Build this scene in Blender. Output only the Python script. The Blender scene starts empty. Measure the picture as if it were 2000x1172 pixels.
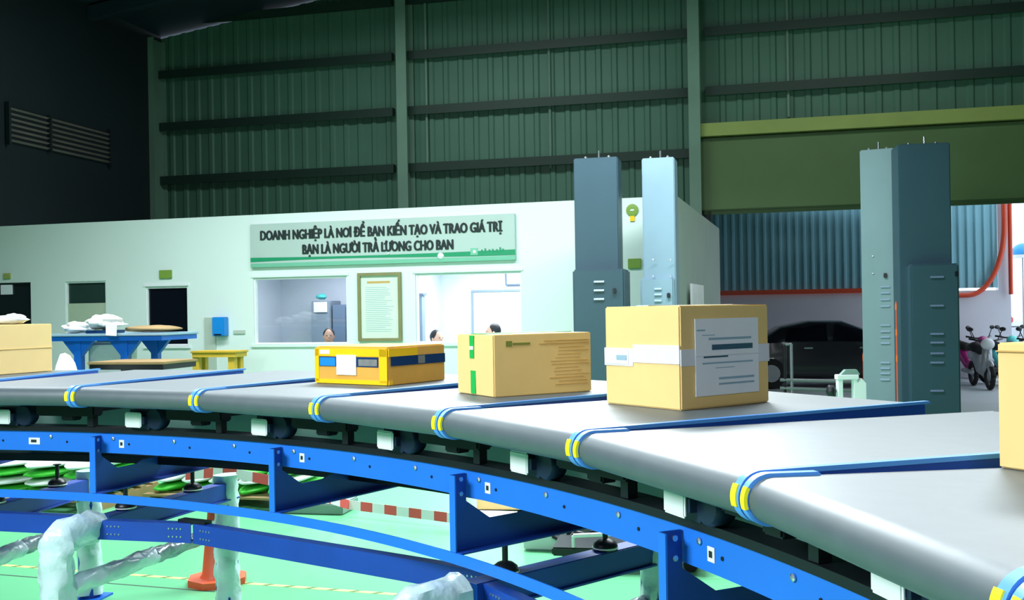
import bpy, bmesh, math, random
from mathutils import Vector, Matrix
random.seed(4)
S = bpy.context.scene
COL = S.collection

# ------------------------------------------------------------------ camera
F, YH, SL, ZC = 1951.0, 604.2, 0.0165, 1.82      # focal px, horizon row, horizon slope, eye height
cc_ = 1 / math.hypot(1, SL); ss_ = SL * cc_
cam = bpy.data.cameras.new('camera'); cam_o = bpy.data.objects.new('camera', cam); COL.objects.link(cam_o)
cam.sensor_width = 36; cam.sensor_fit = 'HORIZONTAL'; cam.lens = 36 * F / 2000
cam.shift_y = (YH - 586) / 2000; cam.clip_end = 300; cam.clip_start = 0.05
cam_o.matrix_world = Matrix(((cc_, ss_, 0, 0), (0, 0, -1, 0), (-ss_, cc_, 0, ZC), (0, 0, 0, 1)))
S.camera = cam_o
S.view_settings.view_transform = 'Standard'; S.view_settings.look = 'None'
S.view_settings.gamma = 1; S.view_settings.use_curve_mapping = False
S.view_settings.exposure = 0.55

# ------------------------------------------------------------------ sky and lamps
W = bpy.data.worlds.new('sky'); S.world = W; W.use_nodes = True
W.node_tree.nodes['Background'].inputs[0].default_value = (.78, .88, 1, 1)
W.node_tree.nodes['Background'].inputs[1].default_value = 2.0

def lamp(name, loc, sx, sy, power, col=(.86, 1, .97), spread=160, rot=(0, 0, 0)):
    l = bpy.data.lights.new(name, 'AREA'); l.shape = 'RECTANGLE'; l.size = sx; l.size_y = sy
    l.energy = power; l.color = col; l.spread = math.radians(spread)
    o = bpy.data.objects.new(name, l); o.location = loc; o.rotation_euler = rot; COL.objects.link(o); return o
# unseen area lamps added out of the picture, tilted ones aimed at belt and cartons
WHT = (.87, .96, 1)
R_ = math.radians
lamp('unseen_lamp', (-4.8, 0.6, 4.0), 1.2, 2.5, 300, WHT, rot=(0, R_(-50), R_(25)))
lamp('unseen_lamp', (0.3, -2.4, 3.6), 2.4, 1.0, 60, WHT, rot=(R_(50), 0, 0))  # added fill for the cartons' right faces
lamp('unseen_lamp', (-5.6, 8.6, 4.95), 2.5, 0.5, 130, WHT)  # added to brighten the sacks under the sorter
lamp('unseen_lamp', (-1.2, 3.2, 4.6), 3.5, 0.6, 70, WHT)
lamp('unseen_lamp', (0.4, 9.0, 4.95), 3.2, 0.6, 330, WHT, rot=(R_(-42), 0, 0))  # tilted towards the camera to whiten the belt, not the wall
lamp('unseen_lamp', (3.6, 7.6, 5.0), 2.0, 0.6, 110, WHT, rot=(R_(-30), 0, 0))
lamp('unseen_lamp', (1.0, 10.6, 5.7), 4.0, 0.5, 240, WHT)
lamp('unseen_lamp', (-4.0, 11.2, 5.9), 5.0, 0.5, 310, WHT)
lamp('unseen_lamp', (-2.0, 16.0, 8.2), 6.0, 0.6, 190, (.8, 1, .93), 175)
lamp('unseen_lamp', (5.5, 14.5, 8.0), 4.0, 0.6, 80, (.85, 1, .9), 175)

# ------------------------------------------------------------------ materials
def lin(c):
    return tuple(((v / 255) / 12.92 if v / 255 <= .04045 else ((v / 255 + .055) / 1.055) ** 2.4) for v in c)
MT = {}
def mat(name, rgb, rough=.6, metal=0, noise=.08, scale=6, bump=0, emit=0, spec=.5, trans=0, coat=0):
    if name in MT: return MT[name]
    m = bpy.data.materials.new(name); m.use_nodes = True; nt = m.node_tree; b = nt.nodes['Principled BSDF']
    c = lin(rgb)
    b.inputs['Roughness'].default_value = rough; b.inputs['Metallic'].default_value = metal
    b.inputs['Specular IOR Level'].default_value = spec
    b.inputs['Coat Weight'].default_value = coat
    b.inputs['Base Color'].default_value = (*c, 1)
    if trans:
        b.inputs['Transmission Weight'].default_value = trans; b.inputs['IOR'].default_value = 1.1
    if noise or bump:
        tc = nt.nodes.new('ShaderNodeTexCoord'); n = nt.nodes.new('ShaderNodeTexNoise')
        n.inputs['Scale'].default_value = scale; n.inputs['Detail'].default_value = 5
        nt.links.new(tc.outputs['Object'], n.inputs['Vector'])
        if noise:
            r = nt.nodes.new('ShaderNodeMix'); r.data_type = 'RGBA'
            r.inputs[6].default_value = (*[v * (1 - noise * 1.6) for v in c], 1)
            r.inputs[7].default_value = (*[min(1, v * (1 + noise * 1.6)) for v in c], 1)
            nt.links.new(n.outputs['Fac'], r.inputs[0]); nt.links.new(r.outputs[2], b.inputs['Base Color'])
        if bump:
            bp = nt.nodes.new('ShaderNodeBump'); bp.inputs['Strength'].default_value = bump; bp.inputs['Distance'].default_value = .02
            nt.links.new(n.outputs['Fac'], bp.inputs['Height']); nt.links.new(bp.outputs[0], b.inputs['Normal'])
    if emit:
        b.inputs['Emission Color'].default_value = (*c, 1); b.inputs['Emission Strength'].default_value = emit
    MT[name] = m; return m

M = dict(
    belt=mat('belt rubber', (72, 84, 90), .48, 0, .10, 14, .03, spec=1),
    blue=mat('beam blue', (32, 114, 220), .4, 0, .05, 5),
    navy=mat('frame blue', (18, 66, 160), .45, 0, .12, 4),
    guard=mat('guard blue', (84, 152, 238), .35, 0, .05),
    white=mat('white plastic', (228, 232, 235), .5, 0, .03),
    paper=mat('paper', (226, 232, 236), .7, 0, .03, 9),
    yellow=mat('yellow tag', (240, 225, 20), .5, 0, .02),
    black=mat('black steel', (14, 18, 26), .4, 0, .1),
    dnavy=mat('motor navy', (22, 36, 62), .4, 0, .1),
    plate=mat('grey green sheet', (128, 152, 146), .45, 0, .10, 3),
    card=mat('cardboard', (226, 194, 126), .75, 0, .05, 5, .03),
    cardl=mat('light cardboard', (238, 208, 142), .75, 0, .04, 5, .03),
    cardy=mat('yellow cardboard', (214, 160, 62), .7, 0, .08, 7, .04),
    ytape=mat('yellow tape', (244, 196, 20), .35, 0, .06, 9),
    btape=mat('dark blue tape', (14, 52, 96), .3, 0, .15, 12),
    greytape=mat('grey printed tape', (120, 124, 120), .4, 0, .25, 25),
    ctape=mat('clear tape sheen', (216, 220, 224), .25, 0, .06, 12),
    gtape=mat('green tape', (20, 170, 70), .35, 0, .08),
    ink=mat('ink', (52, 92, 108), .7, 0, 0), lightink=mat('pale ink', (140, 172, 186), .7, 0, 0),
    dink=mat('black ink', (16, 34, 34), .7, 0, 0), bink=mat('brown print', (192, 152, 84), .7, 0, 0),
    gink=mat('green print', (120, 130, 50), .7, 0, 0),
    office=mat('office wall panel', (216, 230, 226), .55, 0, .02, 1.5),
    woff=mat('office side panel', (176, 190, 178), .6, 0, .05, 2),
    green=mat('hall sheet green', (84, 124, 108), .5, 0, .10, 1.2),
    col=mat('column green', (120, 150, 136), .45, 0, .12, 1.5),
    girt=mat('girt green', (34, 56, 50), .5, 0, .1),
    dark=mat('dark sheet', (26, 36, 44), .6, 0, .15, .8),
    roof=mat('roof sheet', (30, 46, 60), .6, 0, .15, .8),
    olive=mat('shutter box olive', (92, 116, 74), .5, 0, .12, 1),
    obeam=mat('olive beam', (160, 172, 96), .5, 0, .12, 1.5),
    sign=mat('sign board', (172, 190, 184), .5, 0, .04, 2),
    sgreen=mat('sign green', (20, 140, 96), .45, 0, .06), sgreen2=mat('sign pale green', (110, 178, 150), .45, 0, .05),
    floor=mat('green floor', (98, 178, 128), .28, 0, .05, .7, spec=.45),
    conc=mat('outside concrete', (170, 178, 184), .5, 0, .08, .8),
    towlit=mat('tower grey lit', (138, 164, 184), .45, 0, .05, 3), towhalf=mat('tower grey half lit', (134, 160, 168), .45, 0, .05, 3), towshade=mat('tower grey shaded', (50, 78, 92), .45, 0, .08, 2),
    chrome=mat('bright steel', (200, 206, 208), .25, .9, .05),
    wrap=mat('plastic wrap', (196, 220, 224), .22, 0, .12, 7, .9, spec=.8),
    foil=mat('grey wrap', (120, 140, 146), .25, .1, .2, 8, .9, spec=.8),
    orange=mat('cone orange', (214, 84, 44), .5, 0, .08), red=mat('red', (222, 88, 84), .5, 0, .05),
    frame=mat('poster frame', (128, 124, 84), .5, 0, .1), poster=mat('poster paper', (206, 222, 204), .5, 0, .04, 3),
    glassd=mat('dark glass', (22, 34, 36), .12, 0, .2, 1.3), glassb=mat('black glass', (8, 12, 22), .12, 0, .2, 1.3),
    glassg=mat('green dark glass', (38, 60, 56), .12, 0, .2, 1.3),
    blind=mat('blind', (176, 190, 168), .7, 0, .04), lav=mat('inner wall', (206, 212, 226), .6, 0, .02),
    grn=mat('exit sign green', (120, 152, 62), .5, 0, .06), bblue=mat('bright blue', (16, 132, 215), .45, 0, .04),
    tblue=mat('table blue', (14, 96, 196), .4, 0, .06), ttop=mat('table top', (150, 178, 196), .5, 0, .05),
    wood=mat('yellow wood', (206, 168, 48), .55, 0, .12, 5), kraft=mat('kraft board', (150, 124, 84), .7, 0, .15, 4),
    cloth=mat('white cloth', (226, 228, 226), .8, 0, .03, 8), skin=mat('skin', (214, 168, 146), .6, 0, .04),
    hair=mat('hair', (26, 26, 32), .6, 0, .1, 30), shirt=mat('orange shirt', (220, 150, 40), .8, 0, .06), shirtw=mat('pale shirt', (190, 198, 214), .8, 0, .05),
    locker=mat('locker grey', (128, 142, 158), .45, 0, .06), lockerd=mat('cabinet blue grey', (98, 116, 142), .45, 0, .06),
    corr=mat('blue corrugated sheet', (140, 190, 204), .45, 0, .05, 1), pipe=mat('orange pipe', (205, 70, 40), .4, 0, .05),
    pwhite=mat('plaster white', (206, 204, 214), .7, 0, .04, 1), car=mat('dark car paint', (38, 40, 46), .25, 0, .05, coat=.5),
    rubber=mat('tyre rubber', (20, 20, 22), .8, 0, .1), magenta=mat('magenta paint', (150, 40, 110), .3, 0, .05),
    teal=mat('teal plastic', (90, 205, 200), .4, 0, .05), purple=mat('purple cloth', (140, 90, 210), .7, 0, .06), silver=mat('silver paint', (160, 164, 170), .35, .4, .1),
    pgreen=mat('green label', (60, 190, 50), .5, 0, .2, 9), cyan=mat('cyan shade', (40, 150, 210), .4, 0, .05),
    orglow=mat('orange reflector', (255, 110, 40), .4, 0, .03), louv=mat('louvre slat', (168, 150, 150), .5, 0, .2, 2),
    tapey=mat('floor tape yellow', (238, 226, 120), .5, 0, .05), tapek=mat('floor tape dark', (70, 110, 60), .5, 0, .05),
)

# ------------------------------------------------------------------ helpers
class MB:
    def __init__(s, T=None): s.bm = bmesh.new(); s.T = T or Matrix()
    def poly(s, pts, faces, T=None):
        T = s.T @ T if T is not None else s.T
        vs = [s.bm.verts.new(T @ Vector(p)) for p in pts]
        for f in faces:
            try: s.bm.faces.new([vs[i] for i in f])
            except ValueError: pass
        return s
    def box(s, x0, x1, y0, y1, z0, z1, T=None, bev=0):
        if bev:
            b = bmesh.new(); bmesh.ops.create_cube(b, size=1)
            for v in b.verts: v.co = Vector(((x0+x1)/2 + v.co.x*(x1-x0), (y0+y1)/2 + v.co.y*(y1-y0), (z0+z1)/2 + v.co.z*(z1-z0)))
            bmesh.ops.bevel(b, geom=list(b.edges), offset=bev, segments=2, affect='EDGES')
            b.verts.index_update()
            s.poly([v.co.copy() for v in b.verts], [[v.index for v in f.verts] for f in b.faces], T); b.free(); return s
        p = [(x, y, z) for z in (z0, z1) for y in (y0, y1) for x in (x0, x1)]
        return s.poly(p, [(0,2,3,1), (4,5,7,6), (0,1,5,4), (2,6,7,3), (0,4,6,2), (1,3,7,5)], T)
    def prism(s, prof, a, b, axis='y', T=None):      # profile of 2-D points extruded between a and b along axis
        n = len(prof)
        def P(p, t): return {'y': (p[0], t, p[1]), 'x': (t, p[0], p[1]), 'z': (p[0], p[1], t)}[axis]
        pts = [P(p, a) for p in prof] + [P(p, b) for p in prof]
        fs = [[i, (i+1) % n, n+(i+1) % n, n+i] for i in range(n)] + [list(range(n))[::-1], list(range(n, 2*n))]
        return s.poly(pts, fs, T)
    def tube(s, pts, r, n=10, T=None, caps=True):
        pts = [Vector(p) for p in pts]; rr = r if isinstance(r, (list, tuple)) else [r]*len(pts)
        rings = []; up = None
        for i, p in enumerate(pts):
            d = (pts[min(i+1, len(pts)-1)] - pts[max(i-1, 0)]).normalized()
            if up is None: up = Vector((0,0,1)) if abs(d.z) < .9 else Vector((1,0,0))
            a = d.cross(up).normalized(); up = a.cross(d).normalized()
            rings.append([p + (a*math.cos(2*math.pi*k/n) + up*math.sin(2*math.pi*k/n))*rr[i] for k in range(n)])
        P = [q for r_ in rings for q in r_]; fs = []
        for i in range(len(rings)-1):
            for k in range(n): fs.append([i*n+k, i*n+(k+1) % n, (i+1)*n+(k+1) % n, (i+1)*n+k])
        if caps: fs += [list(range(n))[::-1], [(len(rings)-1)*n+k for k in range(n)]]
        return s.poly(P, fs, T)
    def lathe(s, prof, n=24, T=None):
        P = []; fs = []
        for r, z in prof: P += [(r*math.cos(2*math.pi*k/n), r*math.sin(2*math.pi*k/n), z) for k in range(n)]
        for i in range(len(prof)-1):
            for k in range(n): fs.append([i*n+k, i*n+(k+1) % n, (i+1)*n+(k+1) % n, (i+1)*n+k])
        fs += [list(range(n))[::-1], [(len(prof)-1)*n+k for k in range(n)]]
        return s.poly(P, fs, T)
    def blob(s, c, r, T=None, wob=0, seg=16, seed=0):
        b = bmesh.new(); bmesh.ops.create_uvsphere(b, u_segments=seg, v_segments=seg//2+2, radius=1)
        rnd = random.Random(seed); ph = [rnd.uniform(0, 6) for _ in range(6)]
        for v in b.verts:
            q = v.co; w = 1 + wob*(math.sin(3*q.x*2+ph[0])*math.sin(4*q.y+ph[1]) + .6*math.sin(7*q.z+ph[2]+3*q.x) + .4*math.sin(11*q.y+ph[3]+5*q.x))
            v.co = Vector((c[0]+q.x*r[0]*w, c[1]+q.y*r[1]*w, c[2]+q.z*r[2]*w))
        b.verts.index_update()
        s.poly([v.co.copy() for v in b.verts], [[v.index for v in f.verts] for f in b.faces], T); b.free(); return s
    def build(s, name, m, parent=None, smooth=False, label=None, loc=None):
        bmesh.ops.recalc_face_normals(s.bm, faces=s.bm.faces)
        me = bpy.data.meshes.new(name); s.bm.to_mesh(me); s.bm.free()
        if smooth:
            for p in me.polygons: p.use_smooth = True
            if smooth is not True:
                try: me.set_sharp_from_angle(angle=math.radians(smooth))
                except Exception: pass
        me.materials.append(m if not isinstance(m, str) else M[m])
        o = bpy.data.objects.new(name, me); COL.objects.link(o)
        if parent: o.parent = parent
        if label: o['label'] = label
        if loc: o.location = loc
        return o

def tag(o, label=None, cat=None, group=None, kind=None):
    if label: o['label'] = label
    if cat: o['category'] = cat
    if group: o['group'] = group
    if kind: o['kind'] = kind
    return o
def empty(name, label, cat, group=None, mtx=None, loc=None):
    o = bpy.data.objects.new(name, None); COL.objects.link(o); o.empty_display_size = .1
    if mtx is not None: o.matrix_world = mtx
    if loc is not None: o.location = loc
    return tag(o, label, cat, group)
def dup(root, mtx, label=None):
    r = root.copy(); COL.objects.link(r); r.matrix_world = mtx
    if label: r['label'] = label
    for ch in list(root.children):
        c = ch.copy(); COL.objects.link(c); c.parent = r
        for g in list(ch.children):
            d = g.copy(); COL.objects.link(d); d.parent = c
    return r
def ray(x, y):
    u = (x-1000)*cc_ - (y-YH)*ss_; v = (x-1000)*ss_ + (y-YH)*cc_
    return Vector((u/F, 1, -v/F))
def atY(x, y, Y): d = ray(x, y)*Y; return Vector((d.x, d.y, ZC+d.z))
def atz(x, y, z): d = ray(x, y); d = d*((z-ZC)/d.z); return Vector((d.x, d.y, z))
def TR(o, ang=0): return Matrix.Translation(Vector(o)) @ Matrix.Rotation(ang, 4, 'Z')
R = math.radians

# ------------------------------------------------------------------ hall shell
KH = math.atan(.24)                           # back wall direction
YB = 20.5
TH = TR((0, YB, 0), -KH)                    # local x along the wall (right), -y towards the camera
def hp(x, y):                                  # pixel to (s, z) on the back wall
    d = ray(x, y); t = YB/(1+.24*d.x); p = d*t
    return p.x*math.hypot(1, .24), p.z+ZC
tag(MB(TH).box(-30, 30, -34, 0, -.2, 0).build('floor', 'floor'), kind='structure')
tag(MB(TH).box(3.6, 14, -3, 0, 0, .004).build('floor_apron', 'conc'), kind='structure')
g = MB(TH); g.box(-40, 40, .0, 45, -.2, -.012); tag(g.build('ground_outside', 'conc'), kind='structure')
sL, _ = hp(318, 300)                           # left corner
sO, zO = hp(1390, 418)                         # opening left edge, head height
zO = 3.66; sR = 14.0
m = MB(TH)
def corrug(m, s0, s1, z0, z1, pitch, dep, y0=0, ztop=None):
    # ribbed sheet with real ribs, thickness .03
    xs = []; s = s0
    while s < s1:
        xs += [(s, 0), (s+pitch*.55, 0), (s+pitch*.65, -dep), (s+pitch*.9, -dep)]; s += pitch
    xs.append((s1, 0)); xs = [p for p in xs if p[0] <= s1]
    zt = ztop or (lambda s: z1)
    pts = []
    for (x, y) in xs:
        pts += [(x, y0+y, z0), (x, y0+y, zt(x)), (x, y0+.06, zt(x)), (x, y0+.06, z0)]
    fs = []
    for i in range(len(xs)-1):
        a = i*4; b = a+4
        fs += [(a, b, b+1, a+1), (a+1, b+1, b+2, a+2), (a+2, b+2, b+3, a+3), (a+3, b+3, b, a)]
    fs += [(0, 1, 2, 3), tuple(len(pts)-4+k for k in (3, 2, 1, 0))]
    m.poly(pts, fs)
zE = hp(328, 75)[1]; gsl = (hp(592, 8)[1]-zE)/(hp(592, 8)[0]-sL)
rt = lambda s: zE + gsl*(s-sL) if s < 4 else zE + gsl*(4-sL) - gsl*(s-4)
corrug(m, sL, sO, 0, 9, .32, .03, ztop=rt)
corrug(m, sO, sR, zO, 9, .32, .03, ztop=rt)
tag(m.build('wall_back', 'green'), kind='structure')
# left wall, side of the hall
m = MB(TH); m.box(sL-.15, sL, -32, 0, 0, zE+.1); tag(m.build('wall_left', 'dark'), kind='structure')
m = MB(TH); m.box(sR, sR+.15, -32, .05, 0, 13); tag(m.build('wall_right', 'dark'), kind='structure')
m = MB(TH); m.box(sL, sR, -30.2, -30, 0, 13); tag(m.build('wall_rear', 'dark'), kind='structure')
zR = zE + gsl*(4-sL)
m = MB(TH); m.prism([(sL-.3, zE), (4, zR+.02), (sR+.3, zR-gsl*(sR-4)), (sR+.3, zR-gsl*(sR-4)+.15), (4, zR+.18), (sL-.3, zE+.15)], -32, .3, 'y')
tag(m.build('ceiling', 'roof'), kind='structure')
for i, yy in enumerate((-2.5, -5.2)):
    m = MB(TH); m.prism([(sL+.02, zE-.28), (4, zR-.28), (4, zR-.02), (sL+.02, zE-.02)], yy-.08, yy+.08, 'y')
    tag(m.build('trim_%d' % (30+i), 'roof'), kind='structure')
# girts
nt = 1
for yy in (318, 205, 95, -14):
    s0, z = hp(1000, yy)
    for a, b in ((sL+.05, hp(776, 300)[0]-.02), (hp(776, 300)[0]+.3, hp(1350, 300)[0]-.02), (hp(1350, 300)[0]+.3, sR-.02)):
        if yy > 300 and a > 3: continue
        m = MB(TH); m.box(a, b, -.2, -.035, z-.07, z+.07); m.box(a, b, -.2, -.19, z-.11, z-.07)
        tag(m.build('trim_%d' % nt, 'girt'), kind='structure'); nt += 1
# columns : I sections
for px in (320, 802, 1360):
    s0, _ = hp(px, 300)
    m = MB(TH); w = .11
    m.box(s0-w, s0+w, -.52, -.49, 0, rt(s0)-.1); m.box(s0-.015, s0+.015, -.49, -.06, 0, rt(s0)-.1); m.box(s0-w, s0+w, -.06, -.035, 0, rt(s0)-.1)
    tag(m.build('trim_%d' % nt, 'col'), kind='structure'); nt += 1
# conduit and cable tray risers on the back wall
for px in (835, 1075, 1540):
    s0, _ = hp(px, 200)
    m = MB(TH); z0 = hp(px, 330)[1] if px < 1300 else hp(px, 230)[1]
    m.tube([(s0, -.07, z0), (s0, -.07, rt(s0)-.2)], .03, 8)
    tag(m.build('trim_%d' % nt, 'col'), kind='structure'); nt += 1
# olive beam over the opening and shutter box
s0 = hp(1368, 262)[0]; z1 = (hp(1370, 250)[1]+hp(1990, 212)[1])/2; z0 = (hp(1370, 275)[1]+hp(1990, 238)[1])/2
m = MB(TH); m.box(s0, sR-.05, -.42, -.035, z0, z1); tag(m.build('trim_%d' % nt, 'obeam'), kind='structure'); nt += 1
m = MB(TH); m.box(s0, sR-.05, -.3, -.035, zO, z0-.02, bev=.02)
rs = empty('roller_shutter', 'rolled up olive green shutter box above the wide loading doorway', 'shutter', mtx=TH)
b = MB(); b.box(s0, sR-.05, -.3, -.035, zO, z0-.02, bev=.02); b.build('shutter_box', 'olive', rs)
m.bm.free()
b = MB(); b.box(s0+.05, sR-.1, -.2, -.16, zO-.07, zO+.0); b.build('bottom_rail', 'olive', rs)
# jamb, left side of the opening
m = MB(TH); m.box(sO-.12, sO, -.2, .08, 0, zO); tag(m.build('trim_%d' % nt, 'dark'), kind='structure'); nt += 1
# louvred vent in the left wall (frame + slats)
a = atY(10, 200, 10)
def lp(x, y):      # pixel on left wall -> (t towards camera along local y, z)
    d = ray(x, y); inv = TH.inverted(); o = inv @ Vector((0, 0, 0)); q = inv.to_3x3() @ Vector((d.x, d.y, 0))
    t = (sL-o.x)/q.x; return o.y+q.y*t, ZC+d.z*t
ya, za1 = lp(12, 200); yb, zb1 = lp(208, 262); _, za0 = lp(12, 278); _, zb0 = lp(208, 320)
zt_, zb_ = (za1+zb1)/2, (za0+zb0)/2
lv = empty('window_1', None, None, mtx=TH); lv['kind'] = 'structure'
b = MB(); b.box(sL+.002, sL+.02, ya, yb, zb_, zt_); b.build('window_backing', 'dark', lv)
ns = 7
for i in range(ns):
    z = zb_ + (zt_-zb_)*(i+.5)/ns; h = (zt_-zb_)/ns*.28
    b = MB(); b.poly([(sL+.03, ya, z-h), (sL+.03, yb, z-h), (sL+.09, yb, z-h*.2), (sL+.09, ya, z-h*.2), (sL+.03, ya, z+h*.6), (sL+.03, yb, z+h*.6)],
                     [(0,1,2,3), (3,2,5,4), (0,4,5,1), (0,3,4), (1,5,2)]); b.build('slat', 'louv', lv)
b = MB(); b.box(sL+.02, sL+.1, yb, yb+.05, zb_-.05, zt_+.05); b.box(sL+.02, sL+.1, ya+(yb-ya)*.36, ya+(yb-ya)*.36+.05, zb_, zt_); b.box(sL+.02, sL+.1, ya-.05, ya, zb_-.05, zt_+.05); b.build('window_frame', 'dark', lv)

# ------------------------------------------------------------------ office block
KO = math.atan(.27); TO = TR((.855, 13.9, 0), -KO)      # local x = s along the wall, -y to the camera
ZW, ZS, ZT = 3.32, 1.35, 2.355
holes = [(-4.955, -3.41, ZS, ZT), (-2.335, -.745, ZS, ZT), (-6.84, -6.09, 1.342, 2.262), (-8.325, -7.565, 1.55, 2.38), (-10.6, -8.985, 1.5, 2.39)]
def wall_cells(m, s0, s1, z0, z1, holes, y0, y1):
    ss = sorted({s0, s1, *[h[0] for h in holes], *[h[1] for h in holes]})
    for a, b in zip(ss, ss[1:]):
        hs = sorted([h for h in holes if h[0] <= a+1e-6 and h[1] >= b-1e-6], key=lambda h: h[2]); z = z0
        for h in hs:
            m.box(a, b, y0, y1, z, h[2]); z = h[3]
        m.box(a, b, y0, y1, z, z1)
m = MB(TO); wall_cells(m, -12.4, 1.452, 0, ZW, holes, 0, .1)
tag(m.build('wall_office', 'office'), kind='structure')
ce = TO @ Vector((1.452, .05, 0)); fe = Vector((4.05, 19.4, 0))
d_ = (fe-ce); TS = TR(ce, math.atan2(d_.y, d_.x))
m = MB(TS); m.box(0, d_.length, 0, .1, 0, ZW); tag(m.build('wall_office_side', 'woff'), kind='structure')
# office ceiling and back wall, partitions
m = MB(TO); m.box(-12.4, 1.3, .1, 2.9, ZW-.45, ZW-.35); tag(m.build('ceiling_office', 'lav'), kind='structure')
m = MB(TO); m.box(-12.4, 1.3, .1, 3.0, ZW-.12, ZW-.02); tag(m.build('roof_office', 'woff'), kind='structure')
m = MB(TO); m.box(-12.4, 1.3, 2.8, 2.9, 0, ZW-.45); tag(m.build('wall_office_back', 'lav'), kind='structure')
for i, s in enumerate((-6.03, 1.2, -2.95, -7.2)):
    m = MB(TO); m.box(s-.04, s+.04, .1, 2.8, 0, ZW-.45); tag(m.build('wall_inner_%d' % (i+1), 'lav'), kind='structure')
def wlamp(s, y, z, sx, sy, p, col=(.93, .95, 1)):
    l = lamp('office_lamp', TO @ Vector((s, y, z)), sx, sy, p, col, 170, (0, 0, -KO)); return l
wlamp(-4.2, 1.5, ZW-.5, 1.6, .5, 42); wlamp(-1.3, 1.5, ZW-.5, 2.2, .6, 120)
# windows of the office
def rect_frame(b, s0, s1, z0, z1, t, y0, y1):
    b.box(s0, s1, y0, y1, z0, z0+t); b.box(s0, s1, y0, y1, z1-t, z1); b.box(s0, s0+t, y0, y1, z0+t, z1-t); b.box(s1-t, s1, y0, y1, z0+t, z1-t)
glass = bpy.data.materials.new('clear glass'); glass.use_nodes = True
_n = glass.node_tree; _n.nodes.clear(); _o = _n.nodes.new('ShaderNodeOutputMaterial'); _a = _n.nodes.new('ShaderNodeBsdfTransparent'); _b = _n.nodes.new('ShaderNodeBsdfGlossy'); _x = _n.nodes.new('ShaderNodeMixShader')
_a.inputs[0].default_value = (.96, .98, .98, 1); _b.inputs['Roughness'].default_value = .03; _x.inputs[0].default_value = .04
_n.links.new(_a.outputs[0], _x.inputs[1]); _n.links.new(_b.outputs[0], _x.inputs[2]); _n.links.new(_x.outputs[0], _o.inputs[0])
for i, (h, pane) in enumerate(zip(holes, (glass, glass, 'glassb', 'glassg', 'glassd'))):
    w = empty('window_%d' % (i+2), None, None, mtx=TO); w['kind'] = 'structure'
    s0, s1, z0, z1 = h
    b = MB(); rect_frame(b, s0+.002, s1-.002, z0+.002, z1-.002, .022, .02, .085); b.build('window_frame', 'white' if i != 4 else 'dark', w)
    b = MB(); b.box(s0+.02, s1-.02, .055, .061, z0+.02, z1-.02); b.build('pane', pane, w)
    if i < 3:
        b = MB(); b.box(s0-.04, s1+.04, -.03, 0, z0-.04, z0); b.box(s0-.03, s1+.03, -.012, 0, z1+.01, z1+.05); b.build('window_sill', 'white' if i == 2 else 'office', w)
    if i == 3:
        b = MB(); b.box(s0+.022, s1-.022, .03, .045, z0+.02, 2.03); b.build('blind', 'blind', w)

# the sign board
def text_obj(name, body, size, T, m, parent, xs=1, depth=.004, bold=.0, fit=None, horns=()):
    def wid(bd):
        c_ = bpy.data.curves.new(name, 'FONT'); c_.body = bd; c_.size = size; t_ = bpy.data.objects.new('tmp_text', c_); COL.objects.link(t_)
        m_ = bpy.data.meshes.new_from_object(t_.evaluated_get(bpy.context.evaluated_depsgraph_get())); w_ = max(v.co.x for v in m_.vertices)
        bpy.data.objects.remove(t_); bpy.data.curves.remove(c_); bpy.data.meshes.remove(m_); return w_
    cu = bpy.data.curves.new(name, 'FONT'); cu.body = body; cu.size = size; cu.extrude = depth;  cu.resolution_u = 3
    t = bpy.data.objects.new('tmp_text', cu); COL.objects.link(t)
    dg = bpy.context.evaluated_depsgraph_get(); me = bpy.data.meshes.new_from_object(t.evaluated_get(dg))
    bpy.data.objects.remove(t); bpy.data.curves.remove(cu)
    if fit:
        xs_ = [v.co.x for v in me.vertices]; x0, x1 = min(xs_), max(xs_); k = (fit[1]-fit[0])/(x1-x0)
        for v in me.vertices: v.co.x = fit[0] + (v.co.x-x0)*k
    if horns:
        b_ = bmesh.new(); b_.from_mesh(me); hc = size*.7
        for ix in horns:
            x_ = fit[0] + (wid(body[:ix+1])-x0)*k; q_ = size*.1 if body[ix] == 'U' else size*.02
            P_ = [(x_-q_*.3-.012, hc*.84), (x_+.004, hc*.86), (x_+.012, hc*.98), (x_+.012, hc*1.1), (x_+.032, hc*1.1), (x_+.03, hc*.93), (x_+.016, hc*.78), (x_-.012, hc*.74)]
            vs_ = [b_.verts.new((px_, pz_, z_)) for z_ in (0, .004) for px_, pz_ in P_]; n_ = len(P_)
            for a_ in range(n_): b_.faces.new([vs_[a_], vs_[(a_+1) % n_], vs_[n_+(a_+1) % n_], vs_[n_+a_]])
            for a_, c_ in ((0, 0), (n_, n_)):
                for f_ in ((0, 1, 6, 7), (1, 2, 5, 6), (2, 3, 4, 5)): b_.faces.new([vs_[a_+g_] for g_ in f_])
        b_.to_mesh(me); b_.free()
    if bold:
        b_ = bmesh.new(); b_.from_mesh(me); g_ = list(b_.verts)+list(b_.edges)+list(b_.faces)
        for dx, dz in ((bold, 0), (-bold, 0), (0, bold*.7)):
            r_ = bmesh.ops.duplicate(b_, geom=g_); bmesh.ops.translate(b_, vec=(dx, dz, .0004*(1+dx/bold)), verts=[e for e in r_['geom'] if isinstance(e, bmesh.types.BMVert)])
        b_.to_mesh(me); b_.free()
    me.transform(T); me.materials.clear(); me.materials.append(M[m])
    o = bpy.data.objects.new(name, me); COL.objects.link(o); o.parent = parent; return o
sg = empty('wall_sign', 'long grey slogan sign board with green lower stripe above the office windows', 'sign', mtx=TO)
b = MB(); b.box(-4.967, -.808, -.05, -.002, 2.515, 3.172, bev=.006); b.build('board', 'sign', sg)
b = MB()
n = 40; pts = []
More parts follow.
